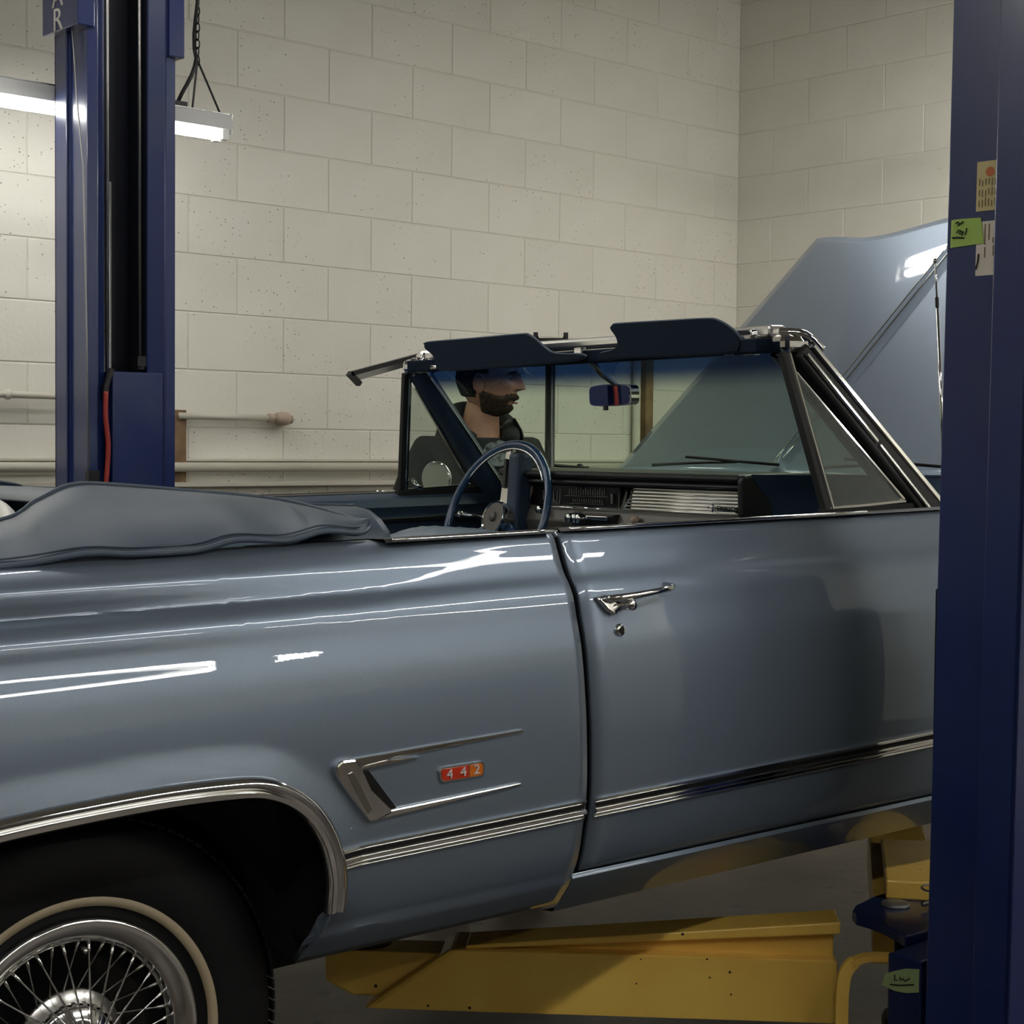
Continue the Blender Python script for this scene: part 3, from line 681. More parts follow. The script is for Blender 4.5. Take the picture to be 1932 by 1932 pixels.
# doors
def straight_panel(u0, u1, z0, n=30):
    return [(u0+(u1-u0)*k/n, z0(u0+(u1-u0)*k/n), u0+(u1-u0)*k/n) for k in range(n+1)]
DOORS = []
for side in (-1, 1):
    d = obj('door', grid(body_grid(straight_panel(.880, 2.10, lambda u: crease(u)-.5085), side)), 'paint', CAR, True, sharp=28)
    outward(d, side, .012)
    DOORS.append(d)
    def low(u0, u1, n=24):
        rows = []
        for k in range(n+1):
            u = u0+(u1-u0)*k/n; c = crease(u)
            rows.append([(u, side*(width(u, z)-(.004 if z > c-.52 else 0)), z) for z in (c-.5125, c-.515, c-.52, c-.53, c-.545, c-.56, c-.575, c-.59)]+[(u, side*.80, c-.594)])
        return rows
    obj('rocker_panel', grid(low(.868, 2.10)), 'paint', CAR, True, sharp=35)
    # front fender
    FB = [(2.112, .10), (2.45, .10), (2.50, .16), (2.55, .27), (2.64, .34), (2.78, .37), (3.02, .37), (3.17, .34), (3.26, .27), (3.30, .16), (3.34, .12), (3.78, .14)]
    FT = [2.112, 2.42, 2.47, 2.53, 2.62, 2.76, 3.0, 3.15, 3.25, 3.33, 3.40, 3.78]
    o = obj('front_fender', grid(body_grid(panel(FB, FT), side, 70)), 'paint', CAR, True, sharp=28)
    outward(o, side, .010)
    # fender top behind/along the hood opening
    rows = [[(u, side*.852, ztop(u)-.003), (u, side*.80, ztop(u)+.008), (u, side*.74, ztop(u)+.014), (u, side*.66, ztop(u)+.012), (u, side*.655, ztop(u)-.03)] for u in [2.06+.14*k for k in range(13)]]
    obj('fender_top', grid(rows), 'paint', CAR, True, sharp=40)
    # top ledge of the quarter inside the belt (window slot)
    b = bmesh.new()
    for k in range(12):
        u0 = .45+(.866-.45)*k/12; u1 = .45+(.866-.45)*(k+1)/12
    obj('belt_weatherstrip', grid([[(u, side*.858, ztop(u)-.003), (u, side*.852, ztop(u)+.003), (u, side*.80, ztop(u)+.001), (u, side*.795, ztop(u)-.05)] for u in [.52+.0346*k for k in range(11)]]), 'rubber', CAR, True, sharp=40)
    obj('belt_moulding', tube([(u, side*.862, ztop(u)+.0015) for u in [.53+.048*k for k in range(8)]], .003, 6), 'chrome', CAR, True)
    rows = [[(u, side*.853, ztop(u)-.001), (u, side*.846, ztop(u)+.004), (u, side*.80, ztop(u)+.002), (u, side*.795, ztop(u)-.05)] for u in [.882+.0609*k for k in range(21)]]
    obj('door_weatherstrip', grid(rows), 'rubber', DOORS[-1], True, sharp=40)
    obj('door_belt_moulding', tube([(u, side*.857, ztop(u)+.003) for u in [.90+.07*k for k in range(12)]], .0035, 6), 'chrome', DOORS[-1], True)
# dark jambs behind the gaps
for side in (-1, 1):
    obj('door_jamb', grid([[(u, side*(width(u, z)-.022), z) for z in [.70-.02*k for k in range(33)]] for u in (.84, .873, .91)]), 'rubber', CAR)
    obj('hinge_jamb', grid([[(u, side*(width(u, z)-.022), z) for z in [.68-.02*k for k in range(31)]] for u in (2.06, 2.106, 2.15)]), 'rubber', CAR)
    obj('sill_seal', grid([[(u, side*.865, crease(u)-.49), (u, side*.876, crease(u)-.51), (u, side*.865, crease(u)-.53)] for u in [.82+.1*k for k in range(14)]]), 'rubber', CAR)
# inner wells and floor pan
def wheelhouse(cu, side):
    b = lathe([(.375, .0), (.375, -.30), (.001, -.305)], 48, 'y', (0, 0, 0), cap=False)
    mx = Matrix.Translation((cu, side*.845, .0)) @ (Matrix.Identity(4) if side > 0 else Matrix.Rotation(PI, 4, 'Z'))
    b.transform(mx); bmesh.ops.bisect_plane(b, geom=b.verts[:]+b.edges[:]+b.faces[:], plane_co=(0, 0, .065), plane_no=(0, 0, 1), clear_inner=True)
    obj('wheel_housing', b, 'well', CAR, True)
for cu in (-.018, 2.90):
    for side in (-1, 1): wheelhouse(cu, side)
b = box(-1.1, 3.5, -.60, .60, .055, .075); box(.40, 2.45, -.80, .80, .056, .074, b); box(-1.1, -.40, -.80, .80, .10, .12, b)
obj('floor_pan', b, 'well', CAR, kind='stuff')
obj('floor_pan_tunnel', box(.2, 3.4, -.12, .12, .0, .06), 'well', CAR)
for side in (-1, 1):
    obj('frame_rail', box(-.9, 3.4, side*.55-.05, side*.55+.05, -.03, .055), 'well', CAR)
    obj('inner_side', box(.42, 2.45, side*.80-.012, side*.80+.012, .06, .60), 'well', CAR)
obj('rear_bulkhead', box(.40, .42, -.81, .81, .06, .62), 'well', CAR)
obj('firewall', box(2.30, 2.32, -.80, .80, .06, .66), 'well', CAR)

# ---- bright trim following the body
def ribbon(path, profile, side=-1, flare=True, closed_end=True):
    """path (u,z) list; profile [(normal offset, height off the body)]"""
    rows = []
    for i, (u, z) in enumerate(path):
        a = path[max(i-1, 0)]; b_ = path[min(i+1, len(path)-1)]
        t = Vector((b_[0]-a[0], b_[1]-a[1])).normalized(); n = Vector((-t.y, t.x))
        rows.append([surf(u+n.x*o_, z+n.y*o_, side, h, flare) for o_, h in profile])
    return grid(rows)
AT = [(u, z) for u, z in ARCH if True]+[(.362, .16)]
AT = catmull([(a, b_, 0) for a, b_ in ARCH[6:]]+[(.366, .150, 0)], 2); AT = [(p.x, p.y) for p in AT]
AT = [(-.40, .12)]+[(a, b_) for a, b_ in ARCH[2:]]+[(.366, .155)]
# drop the duplicate tail point and keep spacing even
AT = [p for i, p in enumerate(AT) if i == 0 or math.hypot(p[0]-AT[i-1][0], p[1]-AT[i-1][1]) > .004]
for side in (-1, 1):
    obj('wheel_arch_moulding', ribbon(AT, [(-.008, -.008), (-.009, .006), (-.005, .012), (.002, .012), (.006, .007), (.009, .010), (.015, .0135), (.021, .0115), (.024, .006), (.0245, .0)], side), 'chrome', CAR, True, sharp=50)
    pr = [(.019, 0), (.019, .006), (.0165, .0075), (.015, .005), (.0125, .0035), (.004, .0035), (.0025, .006), (.0, .010), (-.003, .0105), (-.006, .008), (-.0075, .004), (-.010, .004), (-.0125, .0065), (-.015, .004), (-.016, 0)]
    zc = .2335
    obj('side_moulding', ribbon([(.374+(.862-.374)*k/20, zc+.0012) for k in range(21)], pr, side), 'chrome', CAR, True, sharp=35)
    obj('side_moulding', ribbon([(.884+(2.095-.884)*k/40, zc) for k in range(41)], pr, side), 'chrome', DOORS[0 if side < 0 else 1], True, sharp=35)
    obj('side_moulding', ribbon([(2.115+.33*k/8, zc) for k in range(9)], pr, side), 'chrome', CAR, True, sharp=35)
    # dark inlay stripe in the wide groove
    obj('moulding_inlay', ribbon([(.376+(.860-.376)*k/20, zc+.0012) for k in range(21)], [(.0122, .0036), (.012, .0042), (.0045, .0042), (.0042, .0036)], side), 'gauge', CAR)
    obj('moulding_inlay', ribbon([(.886+(2.093-.886)*k/40, zc) for k in range(41)], [(.0122, .0036), (.012, .0042), (.0045, .0042), (.0042, .0036)], side), 'gauge', DOORS[0 if side < 0 else 1])
    # chevron scoop trim ahead of the wheel
    def raised(poly, h, side=side, nm='scoop_trim', mat='chrome', bev=.0022, base=-.004, taper=None):
        return obj(nm, prism(poly, lambda u, z, t: surf(u, z, side, t, False), base, h), mat, CAR, bevel=bev)
    raised([(.399, .3905), (.55, .3922), (.727, .3930), (.729, .3885), (.60, .3850), (.48, .3820), (.460, .3805), (.46, .3760), (.405, .3755)], .006, nm='upper_scoop_trim')
    raised([(.460, .3805), (.405, .3765), (.402, .3725), (.52, .3768)], .009, nm='upper_scoop_lip', bev=.001)
    raised([(.364, .379), (.367, .387), (.376, .3925), (.399, .3915), (.408, .380), (.410, .371), (.420, .345), (.466, .3015), (.463, .296), (.437, .2885), (.425, .2895), (.400, .322), (.368, .366)], .011, nm='scoop_nose', bev=.004)
    raised([(.412, .371), (.421, .3715), (.472, .3045), (.462, .3035), (.428, .338)], .0128, nm='scoop_slot', mat='gauge', bev=.0008, base=.006)
    raised([(.384, .371), (.392, .373), (.402, .360), (.428, .309), (.420, .303), (.396, .345)], .0122, nm='scoop_flute', mat='dullchrome', bev=.001, base=.006)
    raised([(.455, .3010), (.60, .3035), (.721, .3055), (.722, .3015), (.60, .2955), (.455, .2895), (.435, .2890)], .0065, nm='lower_scoop_trim', bev=.0018)
# red 442 badge
bd = obj('number_badge', prism([(.558, .348), (.562, .3535), (.642, .3525), (.647, .347), (.646, .331), (.641, .3275), (.566, .3285), (.560, .334)], lambda u, z, t: surf(u, z, -1, t, False), -.002, .0045), 'chrome', CAR, bevel=.0012, label='small red and orange badge reading 442')
obj('red_field', prism([(.562, .3475), (.565, .3505), (.615, .350), (.615, .3305), (.567, .3315), (.563, .335)], lambda u, z, t: surf(u, z, -1, t, False), .004, .0052), 'badgered', bd)
obj('orange_field', prism([(.617, .350), (.640, .3495), (.6435, .346), (.643, .3325), (.639, .3305), (.617, .3305)], lambda u, z, t: surf(u, z, -1, t, False), .004, .0052), 'badgeorange', bd)
for i, ch in enumerate('442'):
    u = .577+.0265*i
    text('digit', ch, 'letters', bd, .0215, Matrix.Translation((u, -width(u, .34)-.0062, .3405)) @ Matrix.Rotation(PI/2, 4, 'X') @ Matrix.Diagonal((1.15, 1, 1, 1)) @ Matrix.Shear('XY', 4, (0.0, 0.0)), .0012)
# ---- door handle and lock on the passenger door
D0, D1 = DOORS
for side, dr in ((-1, D0), (1, D1)):
    def on(u, z, o_): return surf(u, z, side, o_)
    b = prism([(.908, .5935), (.93, .597), (.958, .594), (.965, .586), (.955, .568), (.942, .560), (.930, .568), (.918, .582)], lambda u, z, t: surf(u, z, side, t), -.002, .012)
    h = obj('door_handle', b, 'chrome', dr, bevel=.004)
    obj('grip', tube([on(.925, .5905, .012), on(.95, .592, .028), on(.98, .594, .034), on(1.03, .597, .034), on(1.062, .5995, .032), on(1.078, .601, .022), on(1.078, .600, .0)], [.006, .0068, .0062, .0055, .0055, .0055, .007], 10), 'chrome', h, True)
    p = on(.968, .578, .014); q = on(.968, .578, .034)
    obj('push_button', tube([on(.968, .578, .0), p, q, on(.968, .578, .036)], [.012, .0095, .0095, .006], 16), 'chrome', h, True)
    lk = obj('door_lock', tube([on(.955, .534, -.002), on(.955, .534, .003), on(.955, .534, .006), on(.955, .534, .0065)], [.0115, .0115, .009, .0085], 20), 'chrome', dr, True)
    obj('key_barrel', tube([on(.955, .534, .006), on(.955, .534, .0072)], [.006, .006], 14), 'gauge', lk)
    obj('striker_bumper', box(.876, .892, min(side*.80, side*.845), max(side*.80, side*.845), .695, .7045), 'chrome', dr, bevel=.002)

# ---- hood, open
HC = Vector((2.31, 0, .750)); HA = math.radians(39.55)
def hp(d, y, up=0):
    crown = -.016*(abs(y)/.65)**2
    ridge = .020*max(0, 1-abs(y)/.030)**1.0*(1 if d > .02 else 0)
    h = up+crown+ridge
    return (HC.x+d*math.cos(HA)-h*math.sin(HA), y, HC.z+d*math.sin(HA)+h*math.cos(HA))
def hood_front(y): a = abs(y); return 1.138-.05*sm((a-.06)/.30)+.045*sm((a-.38)/.26)
rows = []
for i in range(57):
    y = -.655+1.31*i/56
    yy = y
    rows.append([hp(hood_front(y)*k/36*1.0+(.0 if k else -.02), yy) for k in range(37)])
# add fine columns around the ridge
ys = sorted(set([-.655+1.31*i/44 for i in range(45)]+[-.034, -.03, -.022, -.015, -.009, -.004, 0, .004, .009, .015, .022, .03, .034]))
rows = [[hp(hood_front(y)*k/36 - (.02 if k == 0 else 0), y) for k in range(37)] for y in ys]
HD = obj('hood', grid(rows), 'hoodpaint', CAR, True, sharp=60)
upward(HD, .02)
b = bmesh.new()
for y in (-.62, 0, .62): bar(hp(.05, y, -.035), hp(1.02, y, -.035), .06, .02, bm=b)
for d in (.08, .55, 1.0): bar(hp(d, -.62, -.035), hp(d, .62, -.035), .02, .06, bm=b)
obj('hood_frame', b, 'paint', HD)
for s in (-1, 1):
    obj('hood_ridge_lines', tube([hp(d, s*.0115, .0015) for d in [.03+.05*k for k in range(20)]], .0026, 6), 'chrome', HD, True)  # two thin bright chrome lines along the hood ridge
for s in (-1, 1): obj('hood_hinge', bar((2.42, s*.68, .68), hp(.25, s*.63, -.03), .02, .03), 'black', HD)
# cowl
rows = [[(u, y, z-.012*(abs(y)/.7)**2) for y in [-.72+.06*k for k in range(25)]] for u, z in ((2.12, .735), (2.2, .742), (2.30, .745), (2.36, .735), (2.37, .69))]
obj('cowl_panel', grid(rows), 'paint', CAR, True, sharp=40)
obj('engine', box(2.6, 3.3, -.3, .3, .2, .62), 'black', CAR, bevel=.05)
obj('air_cleaner', lathe([(.17, 0), (.18, .02), (.18, .07), (.17, .085), (.02, .09)], 28, 'z', (2.95, 0, .62)), 'black', CAR, True)
obj('radiator_support', box(3.45, 3.50, -.66, .66, .1, .66), 'black', CAR)
obj('inner_fender', box(2.4, 3.5, -.66, -.64, .3, .70), 'black', CAR); obj('inner_fender', box(2.4, 3.5, .64, .66, .3, .70), 'black', CAR)
obj('grille_panel', box(3.74, 3.80, -.84, .84, .16, .56), 'dullchrome', CAR, bevel=.02)
obj('front_bumper', box(3.80, 3.90, -.90, .90, .10, .26), 'chrome', CAR, bevel=.04)
# trunk deck, rear end
rows = [[(u, y, z-.05*(abs(y)/.80)**2.5-.0) for y in [-.80+.08*k for k in range(21)]] for u, z in ((.0, .745), (-.15, .752), (-.4, .75), (-.8, .735), (-1.1, .69))]
obj('deck_lid', grid(rows), 'paint', CAR, True)
rows = [[(u, s_*(.70+.1*0), ztop(u)+.0) for s_ in (-1, 1)] for u in (-1.1, -.5)]
obj('rear_panel', box(-1.14, -1.09, -.84, .84, .1, .69), 'paint', CAR, bevel=.02)
obj('rear_bumper', box(-1.24, -1.14, -.92, .92, .12, .28), 'chrome', CAR, bevel=.04)

# ---- wheels
def wheel(cu, side, full, label=None):
    t = bpy.data.objects.new('wheel', None); COL.objects.link(t); t.parent = CAR; t.location = (cu, side*.80, 0)
    if side > 0: t.rotation_euler = (0, 0, PI)
    if label: t['label'] = label
    # outboard direction is -y
    P = [(.185, .16), (.20, .175), (.25, .185), (.30, .175), (.325, .16), (.3335, .14), (.3355, .10), (.3355, .07), (.3335, .030), (.325, .010), (.30, -.008), (.26, -.016), (.235, -.016), (.2245, -.0135), (.205, -.008), (.192, .0), (.185, .01)]
    obj('tyre', lathe(P, 96, 'y', close=True), 'tyre', t, True, sharp=60)
    b = bmesh.new()
    for k in range(0, 360, 3):
        a = math.radians(k); c, s_ = math.cos(a), math.sin(a)
        for yy in (.022, .05, .085, .12, .148):
            r = .3345; p = Vector((r*c, yy, r*s_)); tt = Vector((-s_, 0, c)); rr = Vector((c, 0, s_))
            bar(p-tt*.0065, p+tt*.0065, .024, .004, up=rr, bm=b)
    obj('tread_blocks', b, 'tyre', t, kind='stuff')
    obj('whitewall_band', lathe([(.2085, -.0095), (.209, -.0118), (.2225, -.0162), (.223, -.0142)], 96, 'y', cap=False), 'whitewall', t, True, label='narrow white sidewall stripe')
    if not full:
        obj('hub_cap', lathe([(.191, -.004), (.185, -.012), (.16, -.004), (.12, -.01), (.06, -.03), (.001, -.035)], 48, 'y'), 'chrome', t, True); return t
    obj('outer_ring', lathe([(.1905, .004), (.1912, -.007), (.1895, -.0125), (.185, -.0135), (.178, -.011), (.1585, -.0035), (.1565, .001), (.1555, .012)], 96, 'y', cap=False), 'chrome', t, True)
    obj('inner_dish', lathe([(.1605, .012), (.158, .05), (.12, .075), (.001, .08)], 64, 'y', cap=False), 'gauge', t, True)
    obj('inner_rim', lathe([(.1575, .010), (.152, .012), (.151, .018), (.1575, .02)], 64, 'y', cap=False), 'dullchrome', t, True)
    obj('hub_flange', lathe([(.083, .03), (.085, .022), (.080, .016), (.066, .010), (.060, .006)], 48, 'y', cap=False), 'dullchrome', t, True)
    obj('hub_dome', lathe([(.063, .010), (.064, .002), (.058, -.003), (.046, -.010), (.030, -.020), (.027, -.036), (.020, -.040), (.001, -.041)], 48, 'y', cap=False), 'chrome', t, True)
    b = bmesh.new()
    for k in range(24):
        a = 2*PI*k/24; lathe_p = Vector((.0635*math.cos(a), .004, .0635*math.sin(a)))
        bar(lathe_p+Vector((0, .004, 0)), lathe_p-Vector((0, .006, 0)), .007, .004, up=(math.cos(a), 0, math.sin(a)), bm=b)
    obj('hub_flutes', b, 'chrome', t, kind='stuff')
    NS = 24; me0 = None
    for k in range(NS):
        for lay_ in (0, 1):
            if lay_ == 0: ang, ang2, r0, y0, y1 = 2*PI*k/NS+.07, 2*PI*k/NS-.16, .032, -.030, .008
            else: ang, ang2, r0, y0, y1 = 2*PI*(k+.62)/NS, 2*PI*(k+.62)/NS+.22, .079, .018, .012
            A = Vector((.153*math.cos(ang), y1, .153*math.sin(ang))); B = Vector((r0*math.cos(ang2), y0, r0*math.sin(ang2))); d = (B-A).normalized()
            tb = tube([A-d*.002, A+d*.014, A+d*.016, B], [.0031, .0029, .0016, .0015], 6)
            obj('spoke', tb, 'chrome' if lay_ == 0 else 'dullchrome', t, True)
    obj('valve_stem', tube([(.02, .012, .143), (.021, -.003, .138)], [.0045, .0035], 8), 'dullchrome', t, True)
    return t
wheel(0, -1, True, 'rear wheel with wire spoke cover and thin whitewall')
wheel(0, 1, False); wheel(2.92, -1, False); wheel(2.92, 1, False)
obj('rear_axle', tube([(0, -.6, 0), (0, .6, 0)], .04, 12), 'well', CAR, True)

# ---- boot cover over the folded top
def boot_side(s):
    inner = catmull([(-1.0, -.60, .745), (-.5, -.60, .750), (-.20, -.61, .750), (-.01, -.60, .762), (.055, -.585, .788), (.12, -.57, .810), (.20, -.56, .806), (.32, -.56, .792), (.44, -.575, .777), (.500, -.62, .764), (.528, -.70, .748), (.536, -.76, .737)], 8)
    outer = catmull([(-1.0, -.80, .71), (-.55, -.815, .712), (-.25, -.82, .712), (-.075, -.822, .7125), (.03, -.826, .722), (.105, -.830, .717), (.20, -.830, .716), (.27, -.828, .727), (.36, -.826, .721), (.43, -.820, .731), (.50, -.812, .724), (.5355, -.785, .731)], 8)
    rows = []
    for a, b_ in zip(inner, outer):
        r = []
        for k in range(15):
            t = k/14
            p = a.lerp(b_, t); bulge = math.sin(PI*t)
            p = p+Vector((0, -.012*bulge, .016*bulge*(1 if a.z > .77 else .55)))
            # soft folds
            p.z += .0025*math.sin(p.x*21+t*4)*bulge + .0016*math.sin(p.x*47)*t
            r.append((p.x, p.y*(-s), p.z))
        rows.append(r)
    return rows, inner, outer
bt = bpy.data.objects.new('boot_cover', None); COL.objects.link(bt); bt.parent = CAR; bt['label'] = 'padded grey-blue vinyl boot cover'
for s in (-1, 1):
    rows, inner, outer = boot_side(s)
    o = obj('side_lobe', grid(rows), 'vinyl', bt, True); upward(o, .006)
    obj('piping', tube([(p.x, p.y*(-s)+(.001 if s > 0 else -.001), p.z-.001) for p in outer], .0042, 8), 'vinyl', bt, True, label='welt along the wavy lower edge')
    obj('piping', tube([(p.x, p.y*(-s), p.z+.001) for p in outer[-1:]] + [(p.x, p.y*(-s), p.z+.001) for p in inner[::-1]], .0036, 8), 'vinyl', bt, True, label='welt along the upper edge')
    # inner stitched border
    obj('border_seam', tube([(p.x, p.y*(-s)*.988, p.z+.0085) for p in outer], .0018, 6), 'vinyl', bt, True)
    # end flap by the rear seat
    rows = []
    for k in range(13):
        t = k/12; u = .43+.175*t
        rows.append([(u, s*(.60+.028*t), .768-.012*t), (u+.002, s*(.665+.012*t), .762-.013*t+.003*math.sin(t*9)), (u+.004, s*(.71), .745-.010*t), (u+.004, s*(.735), .715), (u+.004, s*.742, .66)])
    o = obj('end_flap', grid(rows), 'vinyl', bt, True); m_ = o.modifiers.new('solid', 'SOLIDIFY'); m_.thickness = .004
    obj('flap_piping', tube([(.43+.175*k/12, s*(.60+.028*k/12), .769-.012*k/12) for k in range(13)], .003, 6), 'vinyl', bt, True)
# centre of the boot and the folded white top
rows = [[(u+.05*(1-(y/.56)**2), y, z+dz) for y in [-.56+.08*k for k in range(15)]] for u, z, dz in ((.16, .770, .0), (.24, .782, 0), (.34, .778, 0), (.42, .76, 0), (.46, .70, 0))]
o = obj('centre_panel', grid(rows), 'vinyl', bt, True); m_ = o.modifiers.new('solid', 'SOLIDIFY'); m_.thickness = .005
ft = bpy.data.objects.new('folded_top', None); COL.objects.link(ft); ft.parent = CAR; ft['label'] = 'folded white vinyl roof'
for i, (u0, z0, r) in enumerate(((.0, .744, .014), (.045, .750, .016), (.095, .757, .016), (.14, .762, .016))):
    obj('top_fold', tube([(u0-.14*(y/.6)**2, y, z0+.004*math.sin(y*9+i)-.02*(abs(y)/.6)**3) for y in [-.62+.062*k for k in range(21)]], r, 12), 'whitetop', ft, True)

# ---- interior
def seatback(name, cy, wd, u, z, parent, mat='seat'):
    rows = []
    n = 34
    for k in range(n+1):
        t = k/n; y = cy-wd/2+wd*t; e = 1-(abs(2*t-1))**3.5
        pl = .0035*abs(math.sin(t*PI*13))
        zt = z-.05*(1-e)
        rows.append([(u-.03, y, .2), (u-.015, y, zt-.10), (u, y, zt-.02), (u+.015, y, zt-.004+pl), (u+.04, y, zt+pl), (u+.075, y, zt-.006+pl), (u+.10, y, zt-.03+pl), (u+.115, y, zt-.10), (u+.20, y, .22)])
    o = obj(name, grid(rows), mat, parent, True); return o
for cy in (-.36, .36):
    s_ = bpy.data.objects.new('front_seat', None); COL.objects.link(s_); s_.parent = CAR
    seatback('backrest', cy, .56, .98, .682, s_)
    obj('cushion', box(1.05, 1.60, cy-.3, cy+.3, .12, .30), 'seat', s_, bevel=.04)
rs = bpy.data.objects.new('rear_seat', None); COL.objects.link(rs); rs.parent = CAR
seatback('backrest', 0, 1.2, .44, .62, rs); obj('cushion', box(.5, .92, -.6, .6, .12, .30), 'seat', rs, bevel=.04)
for s, dr in ((-1, D0), (1, D1)):
    rows = []
    for k in range(26):
        u = .885+1.16*k/25
        rows.append([(u, s*.806, ztop(u)+.000), (u, s*.775, ztop(u)-.004), (u, s*.75, ztop(u)-.014), (u, s*.738, ztop(u)-.036), (u, s*.742, ztop(u)-.045), (u, s*.748, .63), (u, s*.752, .55), (u, s*.75, .15)])
    obj('door_card', grid(rows), 'navyvinyl', dr, True, sharp=30)
    obj('card_moulding', box(1.0, 2.0, min(s*.738, s*.752), max(s*.738, s*.752), .620, .632), 'chrome', dr, bevel=.002)
    obj('armrest', box(1.25, 1.62, min(s*.66, s*.75), max(s*.66, s*.75), .42, .47), 'navyvinyl', dr, bevel=.02)
    b = tube([(1.80, s*.74, .632), (1.80, s*.715, .632)], .011, 10); tube([(1.80, s*.712, .632), (1.89, s*.708, .618), (1.93, s*.706, .612)], [.006, .005, .005], 8, bm=b); tube([(1.93, s*.70, .612), (1.93, s*.675, .612)], .009, 10, bm=b)
    obj('window_crank', b, 'chrome', dr, True)
    rows = [[(u, s*.80, ztop(u)+.001), (u, s*.765, ztop(u)-.004), (u, s*.742, ztop(u)-.03), (u, s*.742, .3)] for u in [.30+.057*k for k in range(11)]]
    obj('quarter_trim', grid(rows), 'navyvinyl', CAR, True, sharp=40)
    obj('kick_trim', grid([[(2.02, s*.76, .68), (2.2, s*.76, .68)], [(2.02, s*.76, .1), (2.2, s*.76, .1)]]), 'navyvinyl', CAR)

# dashboard
DB = bpy.data.objects.new('dashboard', None); COL.objects.link(DB); DB.parent = CAR
YL, YRr = .40, -.47
def dashstrip(name, pts, mat, y0, y1, **k):
    return obj(name, prism(pts, lambda u, z, y: (u, y, z), y0, y1), mat, DB, **k)
ed = [(1.70, .7640), (1.694, .760), (1.694, .749), (1.70, .745)]
dashstrip('top_pad', [(2.14, .752), (1.90, .764), (1.72, .767), (1.700, .7655), (1.694, .760), (1.696, .7505), (1.715, .748), (1.78, .745), (2.0, .70), (2.14, .70)], 'dash', YRr, YL, smooth=False, bevel=.004)
dashstrip('pad_ridge', [(1.72, .744), (1.706, .744), (1.702, .738), (1.706, .733), (1.72, .733)], 'dash', YRr+.004, YL, bevel=.002)
dashstrip('pad_groove', [(1.76, .755), (1.716, .748), (1.72, .728), (1.76, .722)], 'gauge', YRr+.004, YL)
dashstrip('instrument_panel', [(1.78, .735), (1.742, .735), (1.728, .672), (1.78, .672)], 'gauge', -.055, .40)
dashstrip('lower_pad', [(1.80, .674), (1.722, .674), (1.712, .668), (1.700, .640), (1.735, .52), (1.80, .52)], 'greydash', YRr, YL, bevel=.004)
obj('pad_end', prism([(2.14, .752), (1.90, .764), (1.72, .767), (1.700, .765), (1.692, .755), (1.692, .680), (1.70, .66), (1.75, .64), (2.14, .64)], lambda u, z, y: (u, y, z), YRr-.018, YRr), 'dash', DB, bevel=.006)
rows = [[(1.70+.30*t**1.2, YL+.30*t, .766-.006*t), (1.696+.30*t**1.2, YL+.30*t, .752-.01*t), (1.715+.30*t, YL+.30*t, .68), (1.74+.28*t, YL+.30*t, .56)] for t in [k/8 for k in range(9)]]
obj('driver_side_pad', grid(rows), 'dash', DB, True)
# wrap of the pad to the passenger side
rows = [[(1.72+.35*t**1.3, YRr-.018-.24*t, .767-.010*t), (1.735+.35*t**1.2, YRr-.018-.24*t, .745-.014*t), (1.78+.3*t, YRr-.018-.235*t, .70-.01*t), (1.80+.28*t, YRr-.018-.23*t, .60)] for t in [k/10 for k in range(11)]]
obj('side_pad', grid(rows), 'navyvinyl', DB, True)
rows = [[(1.76+.30*t, YRr-.018-.24*t, .765-.012*t), (2.16, YRr-.018-.24*t, .748-.012*t)] for t in [k/6 for k in range(7)]]
obj('side_pad_top', grid(rows), 'dash', DB)
# ribbed glove box panel
gb = obj('glove_box', prism([(1.742, .728), (1.730, .728), (1.722, .672), (1.742, .672)], lambda u, z, y: (u, y, z), -.462, -.085), 'alum', DB, label='ribbed bright glove box panel')
b = bmesh.new()
for k in range(7):
    z = .676+.0078*k; u = 1.7225+.0012*k; y1 = -.060-.0048*k
    obj('rib', tube([(u-.001, -.462, z), (u-.001, y1, z)], .0026, 6), 'alum', gb, True)
obj('panel_edge', bar((1.722, -.058, .673), (1.732, -.092, .730), .004, .004), 'chrome', gb)
b = bmesh.new()
em = bpy.data.objects.new('emblem', None); COL.objects.link(em); em.parent = gb
bar((1.716, -.352, .6905), (1.716, -.455, .6855), .003, .0025, bm=b); 
obj('emblem_bar', b, 'gauge', gb, label='dark bar of the small emblem')
b = tube([(1.716, -.372, .700), (1.716, -.369, .680)], .002, 6); lathe([(.001, -.01), (.004, 0), (.001, .01)], 8, 'y', (1.716, -.371, .690), b)
obj('emblem_cross', b, 'chrome', gb)
for k in range(4):
    y = -.392-.0145*k; b = tube([(1.7155, y-.005, .6845), (1.7155, y+.005, .685), (1.7155, y+.006, .694), (1.7155, y-.004, .6935)], .0011, 5, closed=True)
    obj('emblem_letter', b, 'gauge', gb)
lathe_b = lathe([(.001, -.012), (.006, -.008), (.008, 0), (.006, .006)], 12, 'x', (1.714, -.454, .687)); obj('emblem_knob', lathe_b, 'gauge', gb, True)
bpy.data.objects.remove(em)
